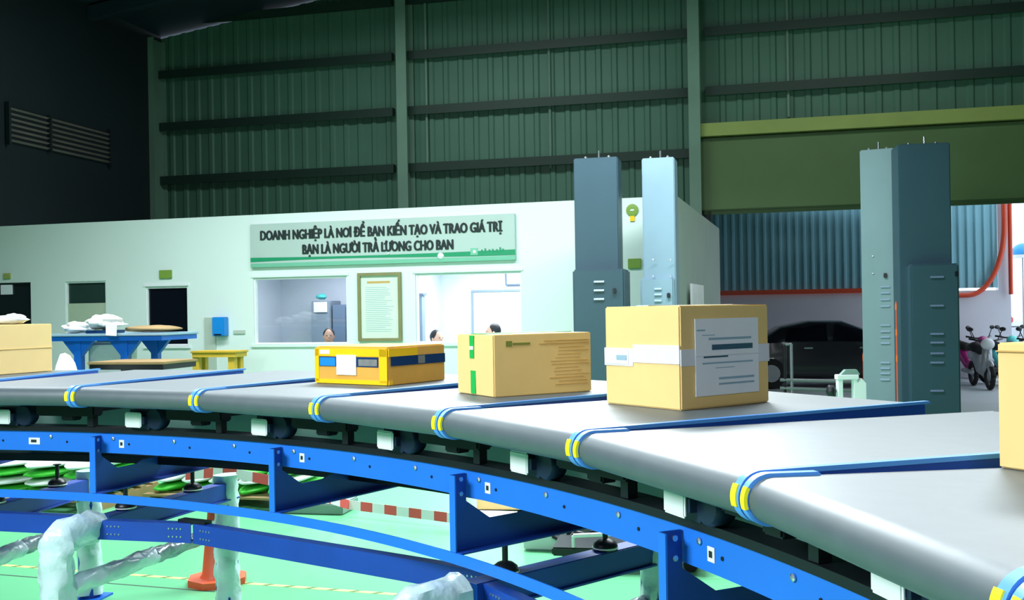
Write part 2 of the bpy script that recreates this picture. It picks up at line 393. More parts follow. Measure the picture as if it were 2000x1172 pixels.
for i in range(n+1):
    s = -4.965 + 4.155*i/n; q = i/n
    pts += [(s, -.054, 2.60+.015*math.sin(q*5)), (s, -.054, 2.665-.02*math.sin(q*3.1)), ]
b.poly(pts, [(2*i, 2*i+2, 2*i+3, 2*i+1) for i in range(n)]); b.build('green_stripe', 'sgreen', sg)
b = MB(); b.box(-4.965, -.81, -.053, -.05, 2.518, 2.575); b.build('pale_stripe', 'sgreen2', sg)
RX = Matrix.Rotation(R(90), 4, 'X')
text_obj('lettering', 'DOANH NGHIỆP LÀ NOI ĐỂ BẠN KIẾN TẠO VÀ TRAO GIÁ TRỊ', .2, Matrix.Translation((0, -.056, 2.925)) @ RX, 'dink', sg, bold=.009, fit=(-4.785, -1.0), horns=(17,))
text_obj('lettering', 'BẠN LÀ NGUÒI TRẢ LUONG CHO BAN', .2, Matrix.Translation((0, -.056, 2.695)) @ RX, 'dink', sg, bold=.009, fit=(-4.09, -1.73), horns=(9, 10, 17, 18))
b = MB(); b.box(-1.47, -1.36, -.058, -.05, 2.60, 2.70); b.build('logo_square', 'sgreen2', sg)
b = MB(); b.box(-1.43, -1.39, -.061, -.058, 2.63, 2.67); b.build('logo_dot', 'white', sg)
b = MB()
for k, (x, h) in enumerate([(-1.31,.03), (-1.26,.045), (-1.2,.03), (-1.15,.035), (-1.09,.03), (-1.04,.055), (-1.0,.035)]): b.box(x, x+.022, -.058, -.05, 2.645, 2.645+h); 
b.build('logo_lettering', 'sgreen', sg)
MB().lathe([(.05, 0), (.035, .02), (.01, .03)], 16, Matrix.Translation((-1.92, -.054, 2.6)) @ RX).build('sign_lamp', 'white', sg)
b = MB(); b.lathe([(.012, 0), (.012, .01)], 10, Matrix.Translation((-2.72, -.054, 2.665)) @ RX); b.build('sign_lamp', 'white', sg)

po = empty('framed_notice', 'tall framed notice sheet between the two lit office windows', 'poster', mtx=TO)
b = MB(); rect_frame(b, -3.225, -2.543, 1.385, 2.39, .045, -.05, -.002); b.build('frame', 'frame', po)
b = MB(); b.box(-3.185, -2.583, -.02, -.002, 1.425, 2.35); b.build('sheet', 'poster', po)
b = MB(); b.box(-3.08, -2.72, -.022, -.02, 2.235, 2.265); b.build('heading', 'bink', po)
b = MB(); rn = random.Random(3)
for i in range(24):
    z = 2.17-i*.028; b.box(-3.11, -3.11+rn.uniform(.3, .45), -.0215, -.02, z, z+.006)
b.build('printed_lines', 'lightink', po)

def plaque(name, label, cat, s0, s1, z0, z1, m, d=.03, bev=.005, group=None):
    o = MB(TO).box(s0, s1, -d, 0, z0, z1, bev=bev).build(name, m); return tag(o, label, cat, group)
plaque('room_sign', 'small green sign above the black office window', 'sign', -6.575, -6.355, 2.39, 2.52, 'grn')
plaque('room_sign', 'dull beige sign above the far left dark window', 'sign', -9.5, -9.36, 2.455, 2.545, 'obeam')
plaque('room_sign', 'pale green sign low between the two left grey towers', 'sign', .775, .955, 2.35, 2.485, 'grn')
o = plaque('light_switch', 'small grey switch plate on the office wall beside the blue box', 'switch', -5.3, -5.1, 1.51, 1.57, 'woff', .02)
o = empty('round_badge', 'round yellow green emblem high on the wall between two grey towers', 'sign', mtx=TO)
b = MB(); b.lathe([(.085, 0), (.085, .015), (.05, .02)], 24, Matrix.Translation((.845, 0, 3.15)) @ RX); b.build('disc', 'grn', o)
b = MB(); b.box(.815, .875, -.02, 0, 3.0, 3.07); b.build('tail', 'ytape', o)
b = MB(); b.box(.82, .87, -.026, -.02, 3.14, 3.16); b.build('mark', 'white', o)
o = empty('wall_dispenser', 'bright blue box mounted beside a grey panel on the office wall', 'dispenser', mtx=TO)
b = MB(); b.box(-5.59, -5.385, -.14, 0, 1.485, 1.775, bev=.01); b.build('cover', 'bblue', o)
b = MB(); b.box(-5.55, -5.43, -.145, -.14, 1.5, 1.52); b.build('slot', 'black', o)
o = tag(MB(TO).box(-5.79, -5.6, -.033, -.003, .6, 1.77, bev=.005).build('cable_duct', 'woff'), 'pale grey panel running down the office wall left of the blue box', 'duct')
# things inside the offices
def spx(px, yy, py=600):        # pixel -> (s, z) on plane local y=yy
    inv = TO.inverted(); d = ray(px, py); o = inv @ Vector((0,0,0)); q = inv.to_3x3() @ Vector((d.x, d.y, 0)); t = (yy-o.y)/q.y
    return o.x+q.x*t, ZC+d.z*t
o = empty('wall_picture', 'small framed picture high on the wall inside the left lit office', 'picture', mtx=TO)
fa, fz = spx(508, 2.78, 572); fb, _ = spx(545, 2.78, 572)
b = MB(); rect_frame(b, fa, fb, fz, fz+.4, .03, 2.76, 2.795); b.build('frame', 'locker', o)
b = MB(); b.box(fa+.03, fb-.03, 2.78, 2.795, fz+.03, fz+.37); b.build('picture', 'paper', o)
def locker(name, label, s0, s1, z1, m, y=2.3, doors=1):
    o = empty(name, label, 'locker', mtx=TO)
    b = MB(); b.box(s0, s1, y, y+.42, 0, z1, bev=.008); b.build('body', m, o)
    w = (s1-s0)/doors
    for i in range(doors):
        dd = MB().box(s0+w*i+.01, s0+w*(i+1)-.01, y-.018, y-.001, .08, z1-.04, bev=.004).build('door', m, o)
        MB().box(s0+w*(i+1)-.05, s0+w*(i+1)-.03, y-.04, y-.018, z1*.6, z1*.6+.12).build('handle', 'chrome', dd)
    return o
locker('metal_locker', 'grey metal locker inside the left lit office window', spx(608, 2.3)[0], spx(646, 2.3)[0], spx(620, 2.3, 588)[1], 'locker')
locker('metal_cabinet', 'blue grey double cabinet by the right edge of the left lit window', spx(649, 2.3)[0], spx(649, 2.3)[0]+.52, spx(660, 2.3, 595)[1], 'lockerd', doors=2)
o = MB(TO).box(spx(612, 2.25)[0], spx(638, 2.25)[0], 2.262, 2.275, spx(620, 2.27, 610)[1], spx(620, 2.27, 590)[1]).build('notice_paper', 'paper'); tag(o, 'white paper stuck on the grey office locker', 'paper')
s_, z_ = spx(628, 2.5, 585)
b = MB(TO); b.blob((s_, 2.5, z_+.05), (.1, .1, .05), wob=.12, seed=2); tag(b.build('plastic_bag', 'teal', smooth=True), 'teal bag lying on top of the grey office locker', 'bag')
# right office : inner door and shelf
o = empty('door_1', None, None, mtx=TO); o['kind'] = 'structure'
a0, a1 = spx(922, 2.78)[0], spx(922, 2.78)[0]+.95
b = MB(); rect_frame(b, a0, a1, .0, spx(960, 2.78, 566)[1], .035, 2.74, 2.8); b.build('door_frame', 'locker', o)
b = MB(); b.box(a0+.035, a1-.035, 2.76, 2.79, 0, spx(960, 2.78, 566)[1]-.035); b.build('door_panel', 'lav', o)
o = empty('wall_picture', 'corner of a framed board high inside the right lit office', 'picture', mtx=TO)
b = MB(); q0 = spx(987, 2.75, 557); rect_frame(b, q0[0], q0[0]+.6, q0[1], q0[1]+.5, .02, 2.74, 2.79); b.build('frame', 'lockerd', o)
b = MB(); b.box(q0[0]+.02, q0[0]+.58, 2.77, 2.79, q0[1]+.02, q0[1]+.48); b.build('picture', 'paper', o)
o = empty('office_column', 'grey wall post at the left side of the right lit window', 'post', mtx=TO)
q0 = spx(813, 1.6)[0]; q1 = spx(824, 1.6)[0]
b = MB(); b.box(q0, q1, 1.6, 1.75, 0, spx(818, 1.6, 577)[1], bev=.004); b.build('post', 'locker', o)
b = MB(); b.box(q0-.01, q1+.03, 1.58, 1.76, spx(818, 1.6, 577)[1], spx(818, 1.6, 573)[1]); b.build('cap', 'lockerd', o)

w5 = MB(TO).box(-9.6, -9.38, .03, .05, 2.2, 2.36).build('notice_paper', 'paper'); tag(w5, 'white paper in the upper corner of the far left dark window', 'paper')
# people behind the windows
def person(label, s, y, ztop, yaw, shirt, lean=0, hairlong=False):
    T = TO @ Matrix.Translation((s, y, ztop)) @ Matrix.Rotation(yaw, 4, 'Z')
    root = empty('person', label, 'person', mtx=T)
    hz = -.12
    # body: seated at a desk, one skinned skeleton
    me = bpy.data.meshes.new('body')
    V = [(0,.12,-.88), (0,.1,-.68), (0,.04,-.42), (0,.02,-.30), (0,0,-.22), (0,-.01,-.14), (0,-.015,-.06),
         (-.17,.03,-.34), (-.22,-.02,-.6), (-.16,-.26,-.68), (-.12,-.34,-.68), (.17,.03,-.34), (.22,-.02,-.6), (.16,-.26,-.68), (.12,-.34,-.68),
         (-.1,.1,-.9), (-.13,-.32,-.88), (-.13,-.34,-1.28), (.1,.1,-.9), (.13,-.32,-.88), (.13,-.34,-1.28)]
    Ed = [(0,1),(1,2),(2,3),(3,4),(4,5),(5,6),(3,7),(7,8),(8,9),(9,10),(3,11),(11,12),(12,13),(13,14),(0,15),(15,16),(16,17),(0,18),(18,19),(19,20)]
    rad = [.13,.12,.14,.12,.055,.075,.08,.065,.045,.036,.03,.065,.045,.036,.03,.09,.065,.045,.09,.065,.045]
    me.from_pydata([(x, yy+lean*(-z-.88)*-1*0, z) for x, yy, z in V], Ed, [])
    o = bpy.data.objects.new('body', me); COL.objects.link(o); o.parent = root
    sk = o.modifiers.new('skin', 'SKIN')
    for i, v in enumerate(me.skin_vertices[0].data):
        v.radius = (rad[i], rad[i]); v.use_root = (i == 0)
    o.modifiers.new('sub', 'SUBSURF').levels = 2; o.modifiers['sub'].render_levels = 2
    dg = bpy.context.evaluated_depsgraph_get(); m2 = bpy.data.meshes.new_from_object(o.evaluated_get(dg))
    o.modifiers.clear(); o.data = m2
    m2.materials.clear(); m2.materials.append(M['skin']); m2.materials.append(M[shirt]); m2.materials.append(M['lockerd'])
    for p in m2.polygons:
        c = p.center; p.use_smooth = True
        p.material_index = 0 if (c.z > -.25 or c.y < -.27 and c.z > -.76) else (1 if c.z > -.8 else 2)
    b = MB(); b.blob((0,-.01,hz), (.078,.098,.118), seg=20)
    b.blob((0,-.108,hz-.01), (.014,.02,.022), seg=8)           # nose
    b.blob((0,-.096,hz-.052), (.026,.01,.009), seg=8)          # mouth
    for sgn in (-1, 1): b.blob((sgn*.08, .005, hz-.01), (.012,.02,.032), seg=8)
    b.build('head', 'skin', root, smooth=True)
    b = MB()
    for sgn in (-1, 1): b.blob((sgn*.03, -.098, hz+.012), (.013,.007,.008), seg=8)
    b.build('eyes', 'hair', root, smooth=True)
    b = MB(); b.blob((0,.022,hz+.028), (.09,.1,.108), wob=.02, seg=20)
    if hairlong: b.blob((0,.07,hz-.09), (.07,.05,.14), seg=14)
    b.build('hair', 'hair', root, smooth=True)
    return root
s_, z_ = spx(642, .75, 642); person('seated person with dark hair and orange top behind the left lit window', s_, .75, z_, R(25), 'shirt', hairlong=True)
s_, z_ = spx(853, .75, 646); person('person with black hair seated at the left of the right lit window', s_, .75, z_, R(60), 'shirtw')
s_, z_ = spx(963, .75, 633); person('person with dark hair seated near the middle of the right lit window', s_, .75, z_, R(-70), 'shirtw')
b = MB(TO); b.box(-2.85, -.7, .13, .33, .98, 1.02); tag(b.build('office_counter', 'lav'), 'white counter running along the inside of the lit office windows', 'counter')

# ------------------------------------------------------------------ tall grey towers
def tower(label, px0, px1, ytop, Y, m, depth, yaw, base=None, vents=(), ptop=True, bolts=(), pxc=None, handle=True, notch=False):
    # px0..px1 front face, ytop top row
    p0 = atY(px0, ytop, Y); p1 = atY(px1, ytop, Y); w = (p1-p0).length; zt = (p0.z+p1.z)/2
    T = TR((p0.x, Y, 0), yaw)
    o = empty('lifting_tower', label, 'tower', 'tall grey towers', mtx=T)
    b = MB(); b.box(0, w, 0, depth, 0, zt, bev=.012); b.build('column', m, o)
    if ptop:
        b = MB(); b.tube([(w*.55, depth*.3, zt), (w*.55, depth*.3, zt+.1)], .012, 8)
        b.build('antenna', 'chrome', o)
        for fx in (.25, .78): MB().lathe([(.02, zt), (.02, zt+.02), (.008, zt+.035)], 10, Matrix.Translation((w*fx, depth*.3, 0))).build('bolt', 'chrome', o)
    if base:
        bx0, bx1, by, dy, bd = base            # pixel extents, top row, forward offset, depth
        q0 = atY(bx0, by, Y-dy); q1 = atY(bx1, by, Y-dy)
        l0 = T.inverted() @ q0; l1 = T.inverted() @ q1
        b = MB(); b.box(l0.x, l1.x, min(l0.y, -.02)-.0, depth+.02, 0, q0.z, bev=.02); bo = b.build('base_cabinet', m, o)
        f0 = min(l0.y, -.02)
    else: f0 = 0; bo = o
    def onf(x, y):
        inv = T.inverted(); d = ray(x, y); o_ = inv @ Vector((0, 0, ZC)); q_ = inv.to_3x3() @ d; return o_+q_*((f0-o_.y)/q_.y)
    for (vx0, vx1, vy) in vents:
        a_ = onf(vx0, vy); c_ = onf(vx1, vy)
        MB().prism([(f0-.016, a_.z-.012), (f0+.002, a_.z-.014), (f0+.002, a_.z+.012)], a_.x, c_.x, 'x').build('vent', 'towlit' if Y > 12.35 and m == 'towshade' or m in ('towlit', 'towhalf') else 'lockerd', bo if bo is not o else o)
    for (vx, vy) in bolts:
        a_ = onf(vx, vy); MB().lathe([(.012, 0), (.01, .012)], 8, Matrix.Translation((a_.x, f0, a_.z)) @ RX).build('bolt', 'chrome', o)
    if handle:
        hx, hy = handle; a_ = onf(hx, hy)
        MB().box(a_.x-.02, a_.x+.02, f0-.03, f0, a_.z-.03, a_.z+.03, bev=.006).build('latch', 'black', bo if bo is not o else o)
    return o
tower('dark grey tower with a wide base cabinet, leftmost of the four towers', 1120, 1206, 309, 12.4, 'towshade', .42, R(-13),
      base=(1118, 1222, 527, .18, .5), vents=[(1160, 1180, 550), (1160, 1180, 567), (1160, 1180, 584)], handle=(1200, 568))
tower('pale grey tower, second from the left, rising behind the large taped carton', 1253, 1316, 309, 12.5, 'towlit', .4, R(-15),
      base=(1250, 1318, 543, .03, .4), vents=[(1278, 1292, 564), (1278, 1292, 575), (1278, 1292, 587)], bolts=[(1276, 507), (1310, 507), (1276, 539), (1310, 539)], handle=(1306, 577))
tower('pale grey tower with twelve louvred slots left of the tallest tower', 1679, 1741, 293, 13.1, 'towhalf', .3, R(-24),
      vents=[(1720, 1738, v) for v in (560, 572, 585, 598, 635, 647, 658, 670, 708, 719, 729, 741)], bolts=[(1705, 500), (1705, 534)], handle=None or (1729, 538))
tower('tallest dark grey tower with a wide rounded base cabinet on the right', 1754, 1850, 281, 12.3, 'towshade', .4, R(-9),
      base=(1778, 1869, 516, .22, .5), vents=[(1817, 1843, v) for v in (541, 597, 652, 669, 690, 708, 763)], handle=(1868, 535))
# orange reflector posts
for i, (px, y0, lab) in enumerate(((1753, 590, 'orange reflective post in the slit between the two right towers'), (1689, 690, 'orange reflective post left of the right pale tower'))):
    Yp = 12.55 if i == 0 else 13.4
    p = atY(px, y0, Yp); o = empty('marker_post', lab, 'post', 'orange marker posts', loc=(p.x, Yp, 0))
    MB().lathe([(.06, 0), (.05, .05), (.028, .08), (.028, p.z), (.01, p.z+.02)], 14).build('pole', 'orange', o, smooth=40)
    for z in (p.z-.1, p.z-.42, p.z-.75): MB().lathe([(.031, z), (.031, z+.08)], 14).build('band', 'orglow', o)

# ------------------------------------------------------------------ loop sorter
C = Vector((-3.758, .801)); T0, DT = 1.2046, .1832; RI = 4.42; ZB = 1.47
def pol(k, r, z=0): t = T0-DT*k; return Vector((C.x+r*math.cos(t), C.y+r*math.sin(t), z))
def PT(k, r, z=0): t = T0-DT*k; return TR(pol(k, r, z), t)          # local x radial out, local y to the left
K0, K1 = -3.2, 7.4
def ring(m, prof, k0=K0, k1=K1, step=.1):
    n = int((k1-k0)/step); P = []; L = len(prof); fs = []
    for i in range(n+1):
        k = k0+(k1-k0)*i/n
        P += [pol(k, r, z) for r, z in prof]
    for i in range(n):
        for j in range(L): fs.append([i*L+j, i*L+(j+1) % L, (i+1)*L+(j+1) % L, (i+1)*L+j])
    fs += [list(range(L))[::-1], [n*L+j for j in range(L)]]
    return m.poly(P, fs)
def rprof(r0, r1, z0, z1): return [(r0, z0), (r1, z0), (r1, z1), (r0, z1)]
fr = empty('conveyor_frame', 'curved bright blue steel frame carrying the loop of belt carriers', 'conveyor frame', loc=(0, 0, 0))
beam = ring(MB(), [(4.65, 1.115), (4.70, 1.115), (4.70, 1.121), (4.657, 1.121), (4.657, 1.214), (4.70, 1.214), (4.70, 1.22), (4.65, 1.22)]).build('side_beam', 'blue', fr, smooth=30)
ring(MB(), rprof(5.54, 5.6, 1.115, 1.22)).build('side_beam', 'blue', fr, smooth=30)
ring(MB(), rprof(4.635, 4.74, 1.221, 1.246)).build('running_rail', 'black', fr, smooth=30)
ring(MB(), rprof(5.5, 5.6, 1.221, 1.246)).build('running_rail', 'black', fr, smooth=30)
ring(MB(), [(4.575, .876), (4.625, .876), (4.625, .882), (4.581, .882), (4.581, .918), (4.575, .918)]).build('lower_strip', 'blue', fr, smooth=30)
ring(MB(), rprof(5.10, 5.112, 1.03, 1.335)).build('inner_plate', 'plate', fr, smooth=30, label='grey green sheet seen between carriers and side beam')
ring(MB(), [(5.07, .99), (5.112, .99), (5.112, 1.03), (5.07, 1.03)]).build('inner_plate_edge', 'black', fr, smooth=30)
# bolts, holes and stickers on the side beam
k = -.9
while k < 5.4:
    T = PT(k, 4.648, 1.19) @ Matrix.Rotation(R(-90), 4, 'Y')
    MB().lathe([(.010, 0), (.010, .004), (.004, .007)], 8, T).build('bolt', 'chrome', beam)
    MB().lathe([(.006, 0), (.006, .002)], 8, PT(k+.12, 4.649, 1.165) @ Matrix.Rotation(R(-90), 4, 'Y')).build('bolt_hole', 'black', beam)
    k += .473
def sticker(k, z, w, h, parent):
    T = PT(k, 4.649, z)
    s = MB(T).box(-.0015, 0, -w/2, w/2, -h/2, h/2).build('sticker', 'white', parent)
    MB(T).box(-.002, -.0015, -w*.2, w*.3, -h*.22, h*.22).build('print', 'dink', s)
sticker(-.55, 1.165, .07, .035, beam); 
# brackets
def bracket(k):
    T = PT(k, 0, 0)
    pr = [(4.58, .92), (5.72, .92), (5.72, 1.02), (5.12, 1.02), (5.12, 1.035), (4.95, 1.035), (4.90, 1.02), (4.76, 1.02), (4.645, 1.10), (4.645, 1.205), (4.58, 1.205)]
    b = MB(T); b.prism(pr, -.005, .005, 'y'); o = b.build('support_bracket', 'navy', fr)
    b = MB(T); b.box(4.58, 5.72, -.06, -.005, .915, .921); b.build('arm_flange', 'navy', o)
    b = MB(T); b.box(4.574, 4.58, -.03, .005, .92, 1.205); b.build('front_flange', 'blue', o)
    for z in (1.185, 1.13):
        MB(T).lathe([(.009, 0), (.009, .005)], 8, Matrix.Translation((4.62, -.005, z)) @ RX).build('bolt', 'chrome', o)
    sticker(k+.16, 1.165, .032, .04, beam)
for j in range(-2, 5): bracket(-.05+1.418*j)

# carriers
def stad(x0, x1, z1, z0, ex=0, n=10):
    r = (z1-z0)/2+ex; zc = (z1+z0)/2; pts = []
    for i in range(n+1): a = math.pi/2+math.pi*i/n; pts.append((x0+(z1-z0)/2+r*math.cos(a), zc+r*math.sin(a)))
    for i in range(n+1): a = -math.pi/2+math.pi*i/n; pts.append((x1-(z1-z0)/2+r*math.cos(a), zc+r*math.sin(a)))
    return pts
WT = 1.45
SHR = Matrix(((1, 0, 0, 0), (-math.tan(DT/2)*.9, 1, 0, 0), (0, 0, 1, 0), (0, 0, 0, 1)))      # belts sit slightly skewed on their carriers
def make_carrier():
    root = empty('belt_carrier', None, 'belt carrier', 'belt carriers of the loop sorter')
    MB(SHR).prism(stad(0, WT, 0, -.095), -.372, .372, 'y').build('belt', 'belt', root, smooth=35)
    for sgn in (-1, 1):
        e = .007; r = .0475+e; pr = [(.0475+r*math.cos(R(a)), -.0475+r*math.sin(R(a))) for a in range(90, 271, 10)]
        L_ = WT if sgn < 0 else .16
        pr += [(.07, -.0475-r), (.10, -.004), (L_-.03, -.003), (L_-.005, -.002), (L_-.005, e-.004), (L_-.01, e)]
        g = MB(SHR).prism(pr, sgn*.3765, sgn*.399, 'y').build('side_guard', 'guard', root, smooth=35)
        arc = [(.0475+.0575*math.cos(a), -.0475+.0575*math.sin(a)) for a in [R(150+i*7) for i in range(8)]]
        arc2 = [(.0475+.050*math.cos(a), -.0475+.050*math.sin(a)) for a in [R(199-i*7) for i in range(8)]]
        MB(SHR).prism(arc+arc2, sgn*.374, sgn*.3925, 'y').build('yellow_tag', 'yellow', g)
        MB(SHR).box(.13, WT-.03, -.3975 if sgn < 0 else .3725, -.3725 if sgn < 0 else .388, -.045 if sgn < 0 else -.085, -.0045 if sgn < 0 else -.001).build('side_plate', 'navy' if sgn < 0 else 'black', root)  # navy and black put the shade on the carrier sides into colour
    b = MB(SHR); b.box(.75, 1.2, -.33, .33, -.16, -.10, bev=.01); b.poly([(.72, .37, -.15), (.72, -.37, -.15), (1.42, -.5, -.15), (1.42, .5, -.15), (.72, .37, -.13), (.72, -.37, -.13), (1.42, -.5, -.13), (1.42, .5, -.13)],
        [(0,1,2,3), (4,7,6,5), (0,4,5,1), (1,5,6,2), (2,6,7,3), (3,7,4,0)])
    b.box(.2, .27, -.36, .0, -.165, -.105, bev=.008); b.box(.27, .75, -.30, -.24, -.15, -.105); b.box(.27, .75, .1, .16, -.14, -.105); b.build('chassis', 'black', root)
    b = MB(SHR); b.box(.2, .34, .11, .30, -.222, -.125, bev=.03); mo = b.build('drive_motor', 'dnavy', root, smooth=30)
    b = MB(SHR); b.box(.192, .201, .155, .265, -.21, -.135, bev=.006); pl = b.build('motor_plate', 'white', mo)
    MB(SHR).box(.189, .193, .172, .196, -.18, -.162).build('socket', 'black', pl)
    MB(SHR).lathe([(.02, -.03), (.05, -.03), (.055, -.02), (.055, .02), (.05, .03), (.02, .03)], 20, Matrix.Translation((.25, .10, -.167)) @ Matrix.Rotation(R(90), 4, 'Y')).build('wheel', 'dnavy', root, smooth=40)
    MB(SHR).box(.24, .275, -.32, -.285, -.222, -.15).build('guide_post', 'black', root)
    MB(SHR).box(.22, .28, -.22, -.14, -.19, -.15, bev=.006).build('guide_block', 'black', root)
    return root
car0 = make_carrier()
where = {-3: 'belt carrier farthest to the left of the loop, left of the plain brown carton', -2: 'grey belt carrier under the plain brown carton at the far left',
         -1: 'empty grey belt carrier just right of the plain brown carton at far left', 0: 'empty grey belt carrier second to the left of the one under the yellow taped parcel',
         1: 'grey belt carrier under the small yellow taped parcel', 2: 'grey belt carrier under the carton with green tape',
         3: 'grey belt carrier under the large carton with white labels', 4: 'empty wide looking grey belt carrier between the large carton and the right edge carton',
         5: 'nearest large grey belt carrier under the carton at the right edge', 6: 'belt carrier cut off by the bottom right corner of the photo'}
where[0] = 'empty grey belt carrier next to the one under the yellow taped parcel'
def ctr(i):
    t = T0-DT*(i+.5); r = RI*math.cos(DT/2)-.012
    return TR((C.x+r*math.cos(t), C.y+r*math.sin(t), ZB), t)
for i in range(-3, 7):
    if i == -3: car0.matrix_world = ctr(i); car0['label'] = where[i]
    else: dup(car0, ctr(i), where[i])

# ------------------------------------------------------------------ parcels
def parcel(label, N, L, Rr, h, m, bulge=.002):
    N, L, Rr = Vector(N), Vector(L), Vector(Rr)
    v = (Rr-N); u = (L-N); b_ = v.length; a_ = u.length
    ang = (math.atan2(v.y, v.x)+math.atan2(u.y, u.x)-math.pi/2)/2
    root = empty('carton', label, 'carton', 'cartons riding on the sorter', mtx=TR((N.x, N.y, ZB+.001), ang))
    bm = bmesh.new(); bmesh.ops.create_cube(bm, size=1); bmesh.ops.bevel(bm, geom=list(bm.edges), offset=.012, segments=2, affect='EDGES')
    bmesh.ops.subdivide_edges(bm, edges=[e for e in bm.edges if e.calc_length() > .5], cuts=4, use_grid_fill=True)
    for w in bm.verts:
        x, y, z = w.co; sx_ = 1-(2*x)**2; sy_ = 1-(2*y)**2; sz_ = 1-(2*z)**2
        w.co = Vector(((x+.5)*b_+math.copysign(bulge, x)*max(0, sy_*sz_)*(abs(x) > .45), (y+.5)*a_+math.copysign(bulge, y)*max(0, sx_*sz_)*(abs(y) > .45), (z+.5)*h+(bulge*max(0, sx_*sy_) if z > .45 else 0)))
    bm.verts.index_update()
    mb = MB(); mb.poly([w.co.copy() for w in bm.verts], [[w.index for w in f.verts] for f in bm.faces]); bm.free()
    mb.build('box', m, root, smooth=25)
    return root, a_, b_
def fL(root, name, m, y0, y1, z0, z1, d=.0015, parent=None, off=.003, label=None):      # patch on the left (inner) face, x = 0
    return MB().box(-off-d, -off+.0025, y0, y1, z0, z1).build(name, m, parent or root, label=label)
def fR(root, name, m, x0, x1, z0, z1, d=.0015, parent=None, off=.003, label=None):      # patch on the right face, y = 0
    return MB().box(x0, x1, -off-d, -off+.0025, z0, z1).build(name, m, parent or root, label=label)
# small yellow parcel
p, a, b_ = parcel('low carton wrapped in yellow and dark blue tape', (-.587, 4.684), (-.978, 4.967), (-.347, 5.036), .178, 'cardy', .002)
h = .178; o6 = .0025
for z0, z1 in ((0.002, .022), (.135, .172)):
    fL(p, 'yellow_tape', 'ytape', .004, a-.004, z0, z1, off=o6)
    fR(p, 'yellow_tape', 'ytape', .004, b_*.5 if z0 > .1 else .03, z0, z1, off=o6)
fL(p, 'yellow_tape', 'ytape', .002, .05, .01, .17, off=o6); fL(p, 'yellow_tape', 'ytape', a-.03, a-.002, .01, .17, off=o6)
MB().box(.01, b_-.01, .01, a-.01, h+.001, h+.004).build('top_tape', 'ytape', p)
fL(p, 'dark_tape', 'btape', a*.12, a*.93, .085, .132, off=.0032)
fL(p, 'grey_label', 'greytape', a*.13, a*.38, .09, .122, off=.0045)
fR(p, 'dark_tape', 'btape', .02, b_-.004, .09, .135, off=.0032); fR(p, 'grey_label', 'greytape', b_*.5, b_*.62, .094, .132, off=.0045)
fL(p, 'blue_label', 'bblue', a*.7, a*.92, .087, .128, off=.0045)
fL(p, 'shipping_label', 'paper', a*.41, a*.68, .045, .142, off=.0065); fL(p, 'shipping_label', 'paper', a*.78, a*.92, .145, .165, off=.0045)
# middle carton
p, a, b_ = parcel('long brown carton with green tape on its end', (-.077, 3.965), (-.254, 4.218), (.347, 4.176), .248, 'card')
fL(p, 'green_tape', 'gtape', a*.5, a*.62, .15, .244, off=.003); fL(p, 'green_tape', 'gtape', a*.47, a*.6, .006, .1, off=.003)
fL(p, 'tape_glint', 'ctape', a*.51, a*.61, .185, .2, off=.005)
MB().box(.01, b_-.01, a*.42, a*.66, .2485, .2515).build('top_tape', 'gtape', p)
b = MB(); rn = random.Random(5)
for i in range(14):
    z = .035+i*.014; b.box(b_*(.55+rn.uniform(0, .1)), b_*rn.uniform(.86, .98), -.0035, -.0, z, z+rn.uniform(.001, .003))
b.box(b_*.45, b_*.97, -.0035, -.0, .205, .207); b.box(b_*.5, b_*.97, -.0035, -.0, .217, .219)
b.build('printed_lines', 'bink', p)
b = MB(); b.box(b_*.12, b_*.18, -.0035, -.0, .2, .222); b.box(b_*.19, b_*.36, -.0035, -.0, .205, .214); b.build('printed_mark', 'gink', p)
# large carton
p, a, b_ = parcel('large carton with big white label and clear tape round it', (.56, 3.344), (.306, 3.622), (.952, 3.567), .352, 'card')
H = .352
fL(p, 'clear_tape', 'ctape', .0, a*.6, H*.44, H*.62, off=.003); fL(p, 'clear_tape', 'ctape', a*.6, a-.0, H*.4, H*.58, off=.003)
t = fL(p, 'tape_label', 'paper', a*.66, a*.99, H*.42, H*.56, off=.005); fL(p, 'print', 'lightink', a*.68, a*.82, H*.46, H*.51, parent=t, off=.007)
fR(p, 'clear_tape', 'ctape', .0, b_*.16, H*.42, H*.58, off=.003); fR(p, 'clear_tape', 'ctape', b_*.86, b_-.002, H*.42, H*.6, off=.003)
lb = fR(p, 'shipping_label', 'paper', b_*.15, b_*.86, H*.12, H*.87, off=.005)
b = MB(); X = lambda q: b_*(.15+.71*q); Z = lambda q: H*(.12+.75*q)
for (x0, x1, z0, z1) in ((.25, .9, .59, .66),): b.box(X(x0), X(x1), -.0075, -.005, Z(z0), Z(z1))
b.box(X(.12), X(.5), -.0075, -.005, Z(.49), Z(.515)); b.build('dark_print', 'ink', lb)
b = MB()
for (x0, x1, z0, z1) in ((.2, .88, .72, .75), (.02, .15, .84, .86), (.35, .92, .2, .23), (.35, .92, .13, .155), (.1, .9, .41, .43), (.3, .6, .35, .36), (.1, .3, .78, .79)): b.box(X(x0), X(x1), -.0073, -.005, Z(z0), Z(z1))
b.build('pale_print', 'lightink', lb)
fR(p, 'tape_crease', 'ctape', b_*.15, b_*.88, H*.505, H*.515, off=.008)
MB().box(.01, b_-.01, a*.42, a*.58, H+.001, H+.0035).build('top_tape', 'ctape', p)
# right carton
p, a, b_ = parcel('pale carton cut off by the right edge of the photo', (1.13, 1.90), (1.018, 2.10), (1.52, 2.12), .262, 'card')
fL(p, 'box_seam', 'bink', .0, a, .243, .246, off=.0032)
